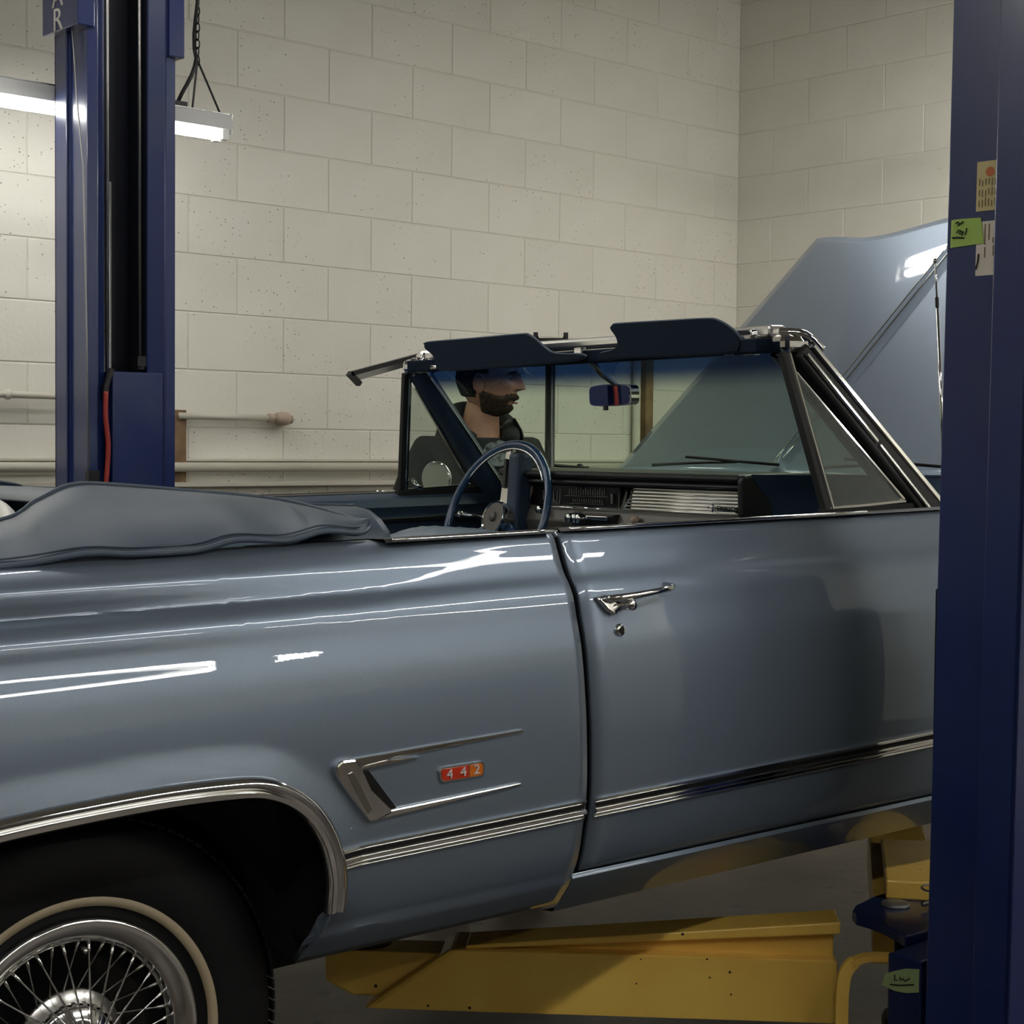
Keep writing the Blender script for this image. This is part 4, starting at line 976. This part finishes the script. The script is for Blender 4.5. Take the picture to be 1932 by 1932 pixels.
# gauges: framed windows and graduations
ip = obj('gauge_cluster', box(1.729, 1.733, -.04, .30, .678, .733), 'gauge', DB)
def frame(y0, y1, z0, z1, name='gauge_frame', u=1.7275, r=.0012, mat='dullchrome'):
    return obj(name, tube([(u, y0, z0), (u, y1, z0), (u+.003, y1, z1), (u+.003, y0, z1)], r, 5, closed=True), mat, ip)
frame(.02, .15, .684, .700); frame(-.035, -.078, .676, .722); frame(.19, .27, .682, .726); frame(.005, .17, .703, .728)
b = bmesh.new()
for k in range(16): bar((1.727, .016+.009*k, .706), (1.728, .016+.009*k, .706+(.014 if k % 2 else .018)), .002, .002, up=(1, 0, 0), bm=b)
for k in range(14): bar((1.7265, .026+.0085*k, .687), (1.727, .026+.0085*k, .696), .0014, .0014, up=(1, 0, 0), bm=b)
for k in range(5): bar((1.727, .20+.014*k, .69), (1.728, .20+.014*k, .715), .002, .002, up=(1, 0, 0), bm=b)
obj('graduations', b, 'print', ip, kind='stuff')
obj('vent_lever', box(1.722, 1.728, -.020, -.012, .688, .712), 'dullchrome', ip)
obj('chrome_sill', tube([(1.7225, -.07, .674), (1.7225, .45, .6735)], .0022, 6), 'chrome', DB, True)
# radio knobs and slider
rd = obj('radio', box(1.69, 1.715, -.06, .10, .635, .664), 'gauge', DB, bevel=.002)
for y in (.088, .066, .052): obj('knob', lathe([(.010, -.024), (.012, -.020), (.012, -.004), (.014, 0)], 12, 'x', (1.69, y, .652)), 'chrome', rd, True)
obj('tuner_bar', box(1.680, 1.692, -.045, .035, .650, .660), 'chrome', rd, bevel=.002)
obj('ignition_knob', lathe([(.009, -.02), (.011, -.014), (.011, -.004), (.014, 0)], 12, 'x', (1.70, .222, .668)), 'chrome', DB, True)
obj('wiper_knob', lathe([(.006, -.016), (.009, -.012), (.009, -.004), (.010, 0)], 12, 'x', (1.70, -.13, .655)), 'rusty', DB, True)

# steering wheel
SWC = Vector((1.64, .345, .645)); AX = Vector((-.93, 0, .36)).normalized()
sx = Vector((0, 1, 0)); sy = AX.cross(sx).normalized()
if sy.z < 0: sy = -sy
SW = bpy.data.objects.new('steering_wheel', None); COL.objects.link(SW); SW.parent = CAR; SW['label'] = 'blue steering wheel with chrome hub'
def sp(a, r, h=0): return SWC+sx*(math.cos(a)*r)+sy*(math.sin(a)*r)+AX*h
obj('rim', tube([sp(2*PI*k/72, .200, .0) for k in range(72)], .0105, 12, closed=True), 'wheelblue', SW, True)
obj('horn_ring', tube([sp(PI*.18+PI*.64*k/24, .186, .004) for k in range(25)], .0032, 8), 'chrome', SW, True)
for a in (PI*.455, PI*1.17, PI*1.83):
    sk = obj('spoke', bar(sp(a, .03, -.022), sp(a, .196, -.004), .034, .010, up=AX, w1=.024), 'wheelblue' if a > PI else 'dullchrome', SW, bevel=.003)
    obj('spoke_inset', bar(sp(a, .085, -.008), sp(a, .16, .002), .012, .006, up=AX, w1=.009), 'rubber', sk)
def hublathe(profile, name, mat):
    b = lathe(profile, 36, 'z'); R = Matrix((sx, sy, AX)).transposed().to_4x4(); 
    if R.determinant() < 0: R = Matrix((-sx, sy, AX)).transposed().to_4x4()
    b.transform(Matrix.Translation(SWC) @ R @ Matrix.Scale(1.15, 4)); return obj(name, b, mat, SW, True, sharp=40)
hublathe([(.020, -.10), (.030, -.06), (.036, -.03), (.040, -.018), (.038, -.004)], 'hub_shell', 'dullchrome')
hublathe([(.0385, -.006), (.040, .004), (.037, .010), (.034, .008), (.0385, -.006)], 'hub_bezel', 'chrome')
hublathe([(.034, .007), (.032, .004), (.022, .003), (.020, .006), (.012, .006), (.010, .012), (.006, .014), (.001, .014)], 'horn_button', 'greydash')
obj('steering_column', tube([SWC-AX*.05, SWC-AX*.16, SWC-AX*.55], [.034, .038, .038], 16), 'navyvinyl', SW, True)
obj('column_shroud', bar((1.685, .318, .58), (1.705, .318, .808), .044, .05, up=(1, 0, 0), w1=.045), 'navyvinyl', SW, bevel=.01)
obj('turn_signal_lever', tube([SWC-AX*.07+sx*.03, SWC-AX*.07+sx*.17+sy*.02], [.004, .003], 8), 'chrome', SW, True)
b = tube([(1.71, .23, .655), (1.69, .225, .675)], .006, 8); obj('shift_lever_tip', b, 'chrome', SW, True)

# ---- windscreen
def wsb(v): a = abs(v)/.76; return Vector((2.20-.27*a**2.4, v, .748-.055*a**3))
def wst(v): a = abs(v)/.66; return Vector((1.690-.045*a**2, v, 1.040+.010*(1-a)))
rows = []
for k in range(33):
    t = -1+2*k/32; A = wsb(t*.762); B = wst(t*.668); r = []
    for j in range(17):
        f = j/16; p = A.lerp(B, f); p += Vector((.02, 0, .02))*math.sin(PI*f); r.append(p)
    rows.append(r)
WS = obj('windscreen', grid(rows), 'windscreen', CAR, True, label='tinted windscreen with blue shade band')
# headliner rail, chrome header
def arcbar(name, fn, w_, h_, mat, n=20, y0=-.665, y1=.625, bev=.004, parent=None, **k):
    b = bmesh.new(); R = []
    for i in range(n+1):
        y = y0+(y1-y0)*i/n; u, z = fn(y)
        R.append([b.verts.new((u+a*w_/2, y, z+c*h_/2)) for a, c in ((-1, -1), (1, -1), (1, 1), (-1, 1))])
    for i in range(n):
        for q in range(4): b.faces.new([R[i][q], R[i][(q+1) % 4], R[i+1][(q+1) % 4], R[i+1][q]])
    b.faces.new(R[0][::-1]); b.faces.new(R[-1])
    return obj(name, b, mat, parent or CAR, bevel=bev, **k)
HR = arcbar('header_rail', lambda y: (1.625-.04*(y/.66)**2, 1.0405), .05, .030, 'visor')
arcbar('header_moulding', lambda y: (1.665-.04*(y/.66)**2, 1.070+.004*(1-(y/.66)**2)), .05, .026, 'alum', bev=.008, parent=HR)
arcbar('header_seal', lambda y: (1.685-.04*(y/.66)**2, 1.044), .012, .03, 'rubber', parent=HR)
obj('centre_latch', box(1.585, 1.60, -.075, -.045, 1.033, 1.062), 'chrome', HR, bevel=.004)
# sun visors swung up above the header
def visor(name, poly, label):
    v_ = obj(name, prism(poly, lambda y, z, u: (u+(z-1.03)*.10, y, z), 1.562, 1.576), 'visor', CAR, smooth=False, bevel=.005, label=label)
    n = len(poly); pts = []
    for i in range(n):
        a = Vector(poly[i]); b_ = Vector(poly[(i+1) % n])
        for k in range(3): p = a.lerp(b_, k/3); pts.append((1.569+(p.y-1.03)*.10, p.x, p.y))
    obj('visor_piping', tube(pts, .0032, 6, closed=True), 'navyvinyl', v_, True); return v_
def smoothpoly(pts, n=4):
    P = [Vector((a, b_, 0)) for a, b_ in pts]; out = []
    N = len(P)
    for i in range(N):
        p0, p1, p2, p3 = P[i-1], P[i], P[(i+1) % N], P[(i+2) % N]
        for k in range(n):
            t = k/n; q = .5*((2*p1)+(-p0+p2)*t+(2*p0-5*p1+4*p2-p3)*t*t+(-p0+3*p1-3*p2+p3)*t**3); out.append((q.x, q.y))
    return out
visor('sun_visor', smoothpoly([(.540, 1.083), (.546, 1.094), (.533, 1.1005), (.33, 1.101), (.140, 1.102), (.110, 1.099), (.084, 1.088), (.048, 1.068), (.020, 1.0545), (-.02, 1.048), (-.095, 1.044), (-.100, 1.036), (.0, 1.030), (.25, 1.026), (.46, 1.026), (.485, 1.04), (.505, 1.065)]), 'swung-up blue sun visor on the driver side')
visor('sun_visor', smoothpoly([(-.197, 1.098), (-.202, 1.106), (-.218, 1.108), (-.36, 1.106), (-.500, 1.1035), (-.535, 1.099), (-.57, 1.084), (-.597, 1.066), (-.612, 1.048), (-.605, 1.036), (-.585, 1.030), (-.40, 1.029), (-.25, 1.032), (-.17, 1.034), (-.165, 1.044), (-.205, 1.049), (-.224, 1.060), (-.218, 1.078)]), 'swung-up blue sun visor on the passenger side')
for s in (-1, 1):
    L_ = obj('roof_latch', lathe([(.008, -.05), (.013, -.045), (.016, -.02), (.012, 0), (.018, .012), (.018, .03), (.011, .04)], 14, 'y', (1.59, s*.575, 1.042)), 'chrome', CAR, True)
    obj('latch_lever', tube([(1.575, s*.52, 1.036), (1.572, s*.48, 1.034)], [.008, .005], 10), 'chrome', L_, True)
    obj('latch_block', box(1.578, 1.612, min(s*.595, s*.635), max(s*.595, s*.635), 1.022, 1.064), 'chrome', L_, bevel=.008)
    b = bmesh.new()
    for k in range(3): lathe([(.010, -.005), (.016, 0), (.010, .005)], 12, 'y', (1.596, s*(.585+.016*k), 1.050), b)
    obj('latch_rings', b, 'chrome', L_, True, kind='stuff')
    obj('corner_cap', box(1.60, 1.69, min(s*.655, s*.705), max(s*.655, s*.705), 1.022, 1.062), 'chrome', L_, bevel=.014)
    obj('corner_bead', tube(catmull([(1.605, s*.60, 1.068), (1.63, s*.66, 1.069), (1.665, s*.700, 1.062), (1.70, s*.715, 1.030)], 5), .009, 10), 'chrome', L_, True)
# interior mirror
MR = bpy.data.objects.new('rear_view_mirror', None); COL.objects.link(MR); MR.parent = CAR
poly = smoothpoly([(-.098, .0), (-.094, .020), (-.06, .0255), (0, .027), (.06, .0255), (.094, .020), (.098, 0), (.092, -.021), (.05, -.0255), (0, -.026), (-.05, -.0255), (-.092, -.021)], 3)
c_, s_ = math.cos(-.165), math.sin(-.165)
def mrf(y, z, t): return (1.735+t*c_-y*s_, .0+y*c_+t*s_, .950+z)
obj('mirror_shell', prism(poly, mrf, 0, .022), 'chrome', MR, bevel=.004)
obj('mirror_face', prism([(a*.93, b_*.88) for a, b_ in poly], mrf, -.0015, .001), 'mirror', MR)
obj('mirror_stem', tube([(1.62, -.06, 1.035), (1.68, -.035, 1.00), (1.745, -.012, .975), (1.75, -.005, .962)], [.009, .007, .006, .009], 10), 'dullchrome', MR, True)
obj('day_night_tab', box(1.732, 1.740, .012, .022, .914, .925), 'black', MR)

# ---- windscreen pillars and vent windows
for s in (-1, 1):
    T = Vector((1.668, s*.690, 1.040)); B = Vector((2.005, s*.785, .668))
    T2 = Vector((1.628, s*.690, .995)); B2 = Vector((1.900, s*.782, .685))
    PL = obj('windscreen_pillar', bar(T-Vector((.022, 0, .012)), B-Vector((.034, 0, 0)), .046, .040, up=(.75, 0, .66), w1=.05, h1=.06), 'rubber', CAR, bevel=.006)
    out = Vector((0, s*.027, 0))
    obj('pillar_moulding', bar(T+out, B+out, .010, .013, up=(.75, 0, .66)), 'chrome', PL, bevel=.003)
    obj('drip_moulding', bar(T+out*1.0-Vector((.020, 0, .018)), (T+B)/2+out*1.0-Vector((.024, 0, .018)), .010, .010, up=(.75, 0, .66)), 'chrome', PL, bevel=.003)
    obj('lower_moulding', bar((T+B)/2+out*1.0-Vector((.020, 0, .022)), B+out*1.0-Vector((.055, 0, .0)), .010, .010, up=(.75, 0, .66)), 'dullchrome', PL, bevel=.003)
    rows = []
    for k in range(13):
        f = -.05+1.05*k/12; p = (T-Vector((.01, 0, .02))).lerp(B-Vector((.02, 0, 0)), f)
        g_ = 1+.5*max(0, f)
        rows.append([p+Vector((.012, -s*.005, .012)), p+Vector((.010, -s*.035*g_, .006)), p+Vector((-.008, -s*.046*g_, -.006)), p+Vector((-.026, -s*.038*g_, -.018)), p+Vector((-.034, -s*.012, -.024)), p+Vector((-.032, 0, -.022))])
    obj('pillar_trim', grid(rows), 'navyvinyl', PL, True, label='blue inner pillar trim')
    obj('trim_welt', tube([r[2]+Vector((0, -s*.002, .002)) for r in rows], .0035, 6), 'chrome', PL, True)
    # vent window
    VW = bpy.data.objects.new('vent_window', None); COL.objects.link(VW); VW.parent = CAR
    PT = Vector((1.605, s*.692, 1.025)); PB = Vector((1.640, s*.780, .690))
    obj('division_post', bar(PT, PB, .016, .016, up=(1, 0, 0)), 'rubber', VW, bevel=.002)
    obj('post_moulding', bar(PT+Vector((.014, s*.002, 0)), PB+Vector((.016, s*.002, 0)), .014, .011, up=(1, 0, 0)), 'chrome', VW, bevel=.003)
    F0 = Vector((1.640, s*.694, .985)); F1 = Vector((1.880, s*.778, .712)); F2 = Vector((1.655, s*.778, .7075))
    obj('frame_front', bar(F0, F1, .010, .008, up=(.7, 0, .7)), 'chrome', VW, bevel=.002)
    obj('frame_front_seal', bar(F0+Vector((.012, 0, .010)), F1+Vector((.014, 0, .012)), .014, .018, up=(.7, 0, .7)), 'rubber', VW)
    obj('frame_sill', bar(F2-Vector((.01, 0, .003)), F1+Vector((.004, 0, -.002)), .010, .008), 'chrome', VW, bevel=.002)
    obj('frame_sill_seal', bar(F2-Vector((.03, 0, .014)), F1+Vector((.07, 0, -.018)), .02, .022), 'rubber', VW)
    gl = [Vector((1.628, s*.7015, .992)), F0, F1, F2]
    n_ = Vector((0, s*.002, 0))
    b = bmesh.new(); vs = [b.verts.new(p) for p in gl]; b.faces.new(vs)
    obj('vent_glass', b, 'vent', VW, label='vent glass with pale reflected light mixed in as a grey film')
    obj('vent_latch', tube([Vector((1.668, s*.762, .735)), Vector((1.672, s*.750, .716)), Vector((1.690, s*.748, .708))], [.006, .008, .005], 8), 'chrome', VW, True)
# driver's round door mirror
dm = bpy.data.objects.new('door_mirror', None); COL.objects.link(dm); dm.parent = CAR; dm['label'] = 'round chrome door mirror'
c0 = Vector((1.890, .965, .725)); ax = Vector((-.92, -.38, .02)).normalized()
q = ax.to_track_quat('Z', 'Y').to_matrix().to_4x4()
b = lathe([(.048, .006), (.050, .003), (.050, -.004), (.040, -.018), (.02, -.028), (.001, -.030)], 32, 'z'); b.transform(Matrix.Translation(c0) @ q); obj('mirror_shell', b, 'chrome', dm, True)
b = lathe([(.0465, .0065), (.001, .0066)], 32, 'z'); b.transform(Matrix.Translation(c0) @ q); obj('mirror_face', b, 'mirror', dm)
obj('mirror_stalk', tube([c0-ax*.02, c0+Vector((.02, -.02, -.04)), Vector((1.92, .90, .63))], [.008, .007, .012], 10), 'chrome', dm, True)
# wipers on the cowl
for y0, y1 in ((-.25, -.62), (.35, -.08)):
    b = tube([(2.19, y0, .762), (2.13, (y0+y1)/2, .772), (2.085, y1, .778)], [.005, .004, .003], 6); tube([(2.11, y1-.12, .772), (2.08, y1+.18, .790)], .004, 6, bm=b)
    obj('wiper', b, 'black', CAR, True)
# antenna on the near fender
an = obj('radio_antenna', tube([(2.118, -.70, .72), (2.108, -.70, .86), (2.092, -.70, 1.135)], [.0045, .0042, .0036], 8), 'chrome', CAR, True)
obj('ferrule', tube([(2.092, -.70, 1.128), (2.091, -.70, 1.150)], .0042, 8), 'black', an)
obj('antenna_tip', tube([(2.091, -.70, 1.15), (2.086, -.70, 1.226)], .0024, 6), 'chrome', an, True)
obj('tip_ball', lathe([(.001, -.006), (.005, -.003), (.0055, 0), (.004, .004), (.001, .006)], 10, 'z', (2.0855, -.70, 1.230)), 'dullchrome', an, True)

# ---------------------------------------------------------------- the man behind the car
def skin_mesh(name, verts, edges, radii, mat, parent, root=0, sub=2, label=None):
    me = bpy.data.meshes.new(name); me.from_pydata(verts, edges, []); me.materials.append(M[mat])
    o = bpy.data.objects.new(name, me); COL.objects.link(o); o.parent = parent
    m_ = o.modifiers.new('skin', 'SKIN'); m_.use_smooth_shade = True
    for i, r in enumerate(radii):
        sv = me.skin_vertices[0].data[i]; sv.radius = r if isinstance(r, tuple) else (r, r); sv.use_root = (i == root)
    s_ = o.modifiers.new('sub', 'SUBSURF'); s_.levels = sub; s_.render_levels = sub
    if label: o['label'] = label
    return o
MAN = thing('person', 'bearded man in a black hoodie standing behind the windscreen, looking right', 'person', (.30, -.98, 0))
MAN.rotation_euler = (0, 0, math.radians(162))
# local: +y forward, +x his right
V, E, R_ = [], [], []
def jn(p, r, parent=None):
    V.append(p); R_.append(r)
    if parent is not None: E.append((parent, len(V)-1))
    return len(V)-1
pel = jn((0, 0, .98), (.135, .10)); wst_ = jn((0, .0, 1.12), (.125, .095), pel); chs = jn((0, -.005, 1.33), (.150, .105), wst_); upc = jn((0, -.015, 1.44), (.10, .07), chs)
nk0 = jn((0, -.008, 1.53), .064, upc); nk1 = jn((-.012, .012, 1.69), .058, nk0)
for s in (-1, 1):
    h = jn((s*.10, 0, .92), .095, pel); k = jn((s*.115, .015, .50), .062, h); a = jn((s*.12, -.01, .12), .034, k); f = jn((s*.130, .08, .055), .022, a); jn((s*.135, .13, .045), .016, f)
    sh_ = jn((s*.185, -.01, 1.485), .060, upc); el = jn((s*.255, -.02, 1.19), .044, sh_); wr_ = jn((s*.275, .07, .94), .030, el); pm = jn((s*.278, .10, .87), (.020, .040), wr_)
    kn = [jn((s*(.274), .10+(.026-.017*q), .83-.004*abs(q-1.5)), .011, pm) for q in range(4)]
    for q, L_ in zip(range(4), (.075, .085, .080, .062)):
        y = .10+.030-.020*q; m1 = jn((s*.270, y+.004, .83-L_*.45), .0092, kn[q]); jn((s*.256, y+.006, .83-L_), .0080, m1)
    t1 = jn((s*.262, .145, .865), .012, pm); t2 = jn((s*.254, .160, .825), .010, t1)
skin_mesh('body', V, E, R_, 'skin', MAN)
# hoodie
V, E, R_ = [], [], []
c0_ = jn((0, 0, .92), (.19, .135)); c1_ = jn((0, 0, 1.10), (.18, .135), c0_); c2_ = jn((0, -.005, 1.32), (.185, .135), c1_); c3_ = jn((0, -.012, 1.465), (.145, .110), c2_); jn((0, -.004, 1.530), (.105, .085), c3_)
for s in (-1, 1):
    a = jn((s*.175, -.012, 1.478), .078, c3_); b1 = jn((s*.235, -.018, 1.36), .070, a); b2 = jn((s*.265, -.02, 1.19), .062, b1); b3 = jn((s*.283, .03, 1.05), .055, b2); jn((s*.285, .07, .94), .048, b3)
skin_mesh('hoodie', V, E, R_, 'hoodie', MAN, label='black hooded jacket')
# hood lying round the neck
hp_ = []
for k in range(25):
    a = PI*(-.30)+(PI*1.60)*k/24
    back = max(0, .5+.5*math.sin(a))
    hp_.append((.100*math.cos(a), -.095*math.sin(a)+.012, 1.515+.100*back))
obj('hood_collar', tube(hp_, [.022+.020*math.sin(PI*k/24)**.6 for k in range(25)], 12), 'hoodie', MAN, True, label='hood bunched around the neck')
rows = [[(.115*math.cos(a), -.105*math.sin(a)+.01, 1.60), (.145*math.cos(a), -.125*math.sin(a), 1.56), (.165*math.cos(a), -.13*math.sin(a), 1.49)] for a in [PI*(-.2)+PI*1.4*k/20 for k in range(21)]]
obj('hood_drape', grid(rows), 'hoodie', MAN, True)
for s in (-1, 1):
    obj('drawstring', tube([(s*.055, .105, 1.50), (s*.06, .142, 1.40), (s*.058, .150, 1.30)], .0035, 6), 'black', MAN, True)
    obj('eyelet', lathe([(.004, 0), (.007, .001), (.007, .004)], 12, 'y', (s*.072, .108, 1.49)), 'dullchrome', MAN, True)
# shirt visible in the open neck
rows = []
for k in range(13):
    a = -1+2*k/12
    rows.append([(.080*a, .062+.030*(1-a*a), 1.540-.020*(1-a*a)), (.095*a, .095+.030*(1-a*a), 1.48), (.10*a, .120+.032*(1-a*a), 1.38), (.09*a, .128+.03*(1-a*a), 1.26)])
obj('shirt', grid(rows), 'shirt', MAN, True)
rows = []
for k in range(11):
    a = -1+2*k/10; w_ = math.sqrt(max(0, 1-a*a))
    rows.append([(.052*a,   .146+.004*j*.2-.012*a*a, 1.484+.042*w_*(-1+2*j/6)) for j in range(7)])
o = obj('shirt_print', grid(rows), 'shirtprint', MAN, True, label='round grey print on the shirt')
# trousers and boots
V, E, R_ = [], [], []
c0_ = jn((0, 0, .98), (.155, .115))
for s in (-1, 1):
    a = jn((s*.10, 0, .88), .108, c0_); b1 = jn((s*.113, .012, .50), .078, a); jn((s*.12, -.005, .10), .066, b1)
skin_mesh('trousers', V, E, R_, 'jeans', MAN)
for s in (-1, 1):
    V, E, R_ = [], [], []
    a = jn((s*.12, -.02, .17), .055); b1 = jn((s*.122, -.01, .075), .058, a); b2 = jn((s*.135, .12, .050), .046, b1); jn((s*.142, .21, .042), .036, b2); jn((s*.12, -.05, .045), .040, b1)
    skin_mesh('boot', V, E, R_, 'boots', MAN)
# head: sculpted shell; local +y is the way the face looks
HM = Matrix.Translation((-.018, .028, 1.722)) @ Matrix.Rotation(math.radians(50), 4, 'Z') @ Matrix.Rotation(math.radians(-3), 4, 'X')
def gs(a, b_, s_): return math.exp(-((a-b_)/s_)**2)
def headp(az, el, off=0):
    """az 0 = face, el -pi/2..pi/2"""
    cx, cy, cz = math.sin(az)*math.cos(el), math.cos(az)*math.cos(el), math.sin(el)
    x, y, z = .078*cx, .100*cy, .122*cz
    # skull back fuller, forehead flatter
    if cy < 0: y *= 1.02; 
    low = max(0, -cz)
    x *= 1-.24*low**1.3                                    # jaw narrows
    if cy > 0: y += .004*low; y *= 1-.04*max(0, cz)
    else: y *= 1-.42*low**1.2                              # nape
    if cz < -.75: z = -.122*.80+(z+.122*.80)*.55           # flatter chin underside
    front = max(0, cy)
    zz = z; fx = x
    # brow, eye sockets, nose, cheek, mouth, chin
    y += .005*gs(zz, .030, .012)*front**2
    for s in (-1, 1): y -= .013*gs(fx, s*.032, .017)*gs(zz, .010, .014)*front
    wn = .0085+.0075*max(0, min(1, (.022-zz)/.05))
    y += (.008+.022*max(0, min(1, (.026-zz)/.048)))*gs(fx, 0, wn)*(1 if -.022 < zz < .03 else max(0, 1-abs(zz-(-.022 if zz < 0 else .03))/.009))*(front > 0)
    for s in (-1, 1): y += .004*gs(fx, s*.042, .018)*gs(zz, -.018, .018)
    y += .006*gs(fx, 0, .026)*gs(zz, -.050, .010)*front
    y += .010*gs(fx, 0, .026)*gs(zz, -.086, .016)*front
    y -= .004*gs(fx, 0, .030)*gs(zz, -.069, .006)*front
    p = Vector((x, y, z)); n = Vector((cx/.078, cy/.10, cz/.122)).normalized()
    return p+n*off
def headshell(name, mat, val, off, nu=160, nv=120, label=None):
    """val(az, el, p) > 0 keeps the skin there; the shell thins to nothing at its rim"""
    b = bmesh.new(); G = {}; K = {}
    def node(i, j):
        i %= nu
        if (i, j) not in K:
            az = -PI+2*PI*i/nu; az = az-.21*math.sin(az); el = -PI/2+PI*j/nv
            K[(i, j)] = (az, el, val(az, el, headp(az, el)))
        return K[(i, j)]
    def vert(i, j):
        i %= nu
        if (i, j) not in G:
            az, el, v = node(i, j)
            t = off*sm(v/.010) if off else 0
            G[(i, j)] = b.verts.new(HM @ headp(az, el, (t-.0015) if off else 0))
        return G[(i, j)]
    for i in range(nu):
        for j in range(nv):
            if max(node(i+a, j+c)[2] for a in (0, 1) for c in (0, 1)) > 0:
                b.faces.new([vert(i, j), vert(i+1, j), vert(i+1, j+1), vert(i, j+1)])
    bmesh.ops.remove_doubles(b, verts=b.verts, dist=.0002)
    return obj(name, b, mat, MAN, True, label=label)
headshell('head', 'skin', lambda a, e, p: 1, 0)
def beard_val(a, e, p):
    x, y, z = abs(p.x), p.y, p.z
    jaw = min(-.046-z+.30*max(0, .045-y), y+.012)                 # along the jaw line
    chin = min(-.040-z, .046-x, y-.03)                              # chin and lip
    tash = min(-.036-z, z+.064, .034-x, y-.03)
    v = max(jaw, chin, tash)
    mouth = max(abs(z+.0685)-.0045, x-.021)
    return min(v, mouth) if y > .03 else v
headshell('beard', 'beard', beard_val, .010, label='full brown beard')
def hair_val(a, e, p):
    x, y, z = abs(p.x), p.y, p.z
    return max(z-.050+.15*max(0, -y), min(-.020-y, z+.060), min(.022-y, z-.018))
headshell('hair', 'hair', hair_val, .011, label='short dark hair')
for s in (-1, 1):
    b = bmesh.new(); bmesh.ops.create_uvsphere(b, u_segments=16, v_segments=10, radius=1)
    b.transform(HM @ Matrix.Translation((s*.079, -.008, -.014)) @ Matrix.Rotation(s*.35, 4, 'Z') @ Matrix.Diagonal((.0085, .018, .031, 1)))
    e_ = obj('ear', b, 'skin', MAN, True)
    obj('ear_rim', tube([HM @ Vector((s*.087, -.008-.016*math.cos(t), -.012+.028*math.sin(t))) for t in [-.9+.32*k for k in range(13)]], .0035, 6), 'skin', MAN, True)
    b = bmesh.new(); bmesh.ops.create_uvsphere(b, u_segments=16, v_segments=10, radius=.0115); b.transform(HM @ Matrix.Translation((s*.031, .0765, .011)))
    ey = obj('eye', b, 'eyewhite', MAN, True)
    b = lathe([(.0055, .0), (.0045, .0012), (.001, .0016)], 14, 'y'); b.transform(HM @ Matrix.Translation((s*.031, .0872, .011))); obj('iris', b, 'eyedark', MAN, True)
    obj('eyebrow', tube([HM @ Vector((s*(.014+.011*k), .0975-.0035*k*k*.6, .031+.002*k-.0012*k*k)) for k in range(4)], [.003, .0042, .004, .002], 6), 'hair', MAN, True)
    obj('eyelid', tube([HM @ Vector((s*(.019+.008*k), .0885-.0016*(k-1)**2, .0165-.0012*(k-1.2)**2)) for k in range(4)], [.002, .0032, .0032, .002], 6), 'skin', MAN, True)
obj('lips', tube([HM @ Vector((.022*math.sin(t), .1005-.004*abs(math.sin(t))*1.5, -.068-.0015*abs(math.sin(t)))) for t in [-1.3+.26*k for k in range(11)]], [.002+.0018*math.cos(-1.3+.26*k) for k in range(11)], 6), 'lips', MAN, True)
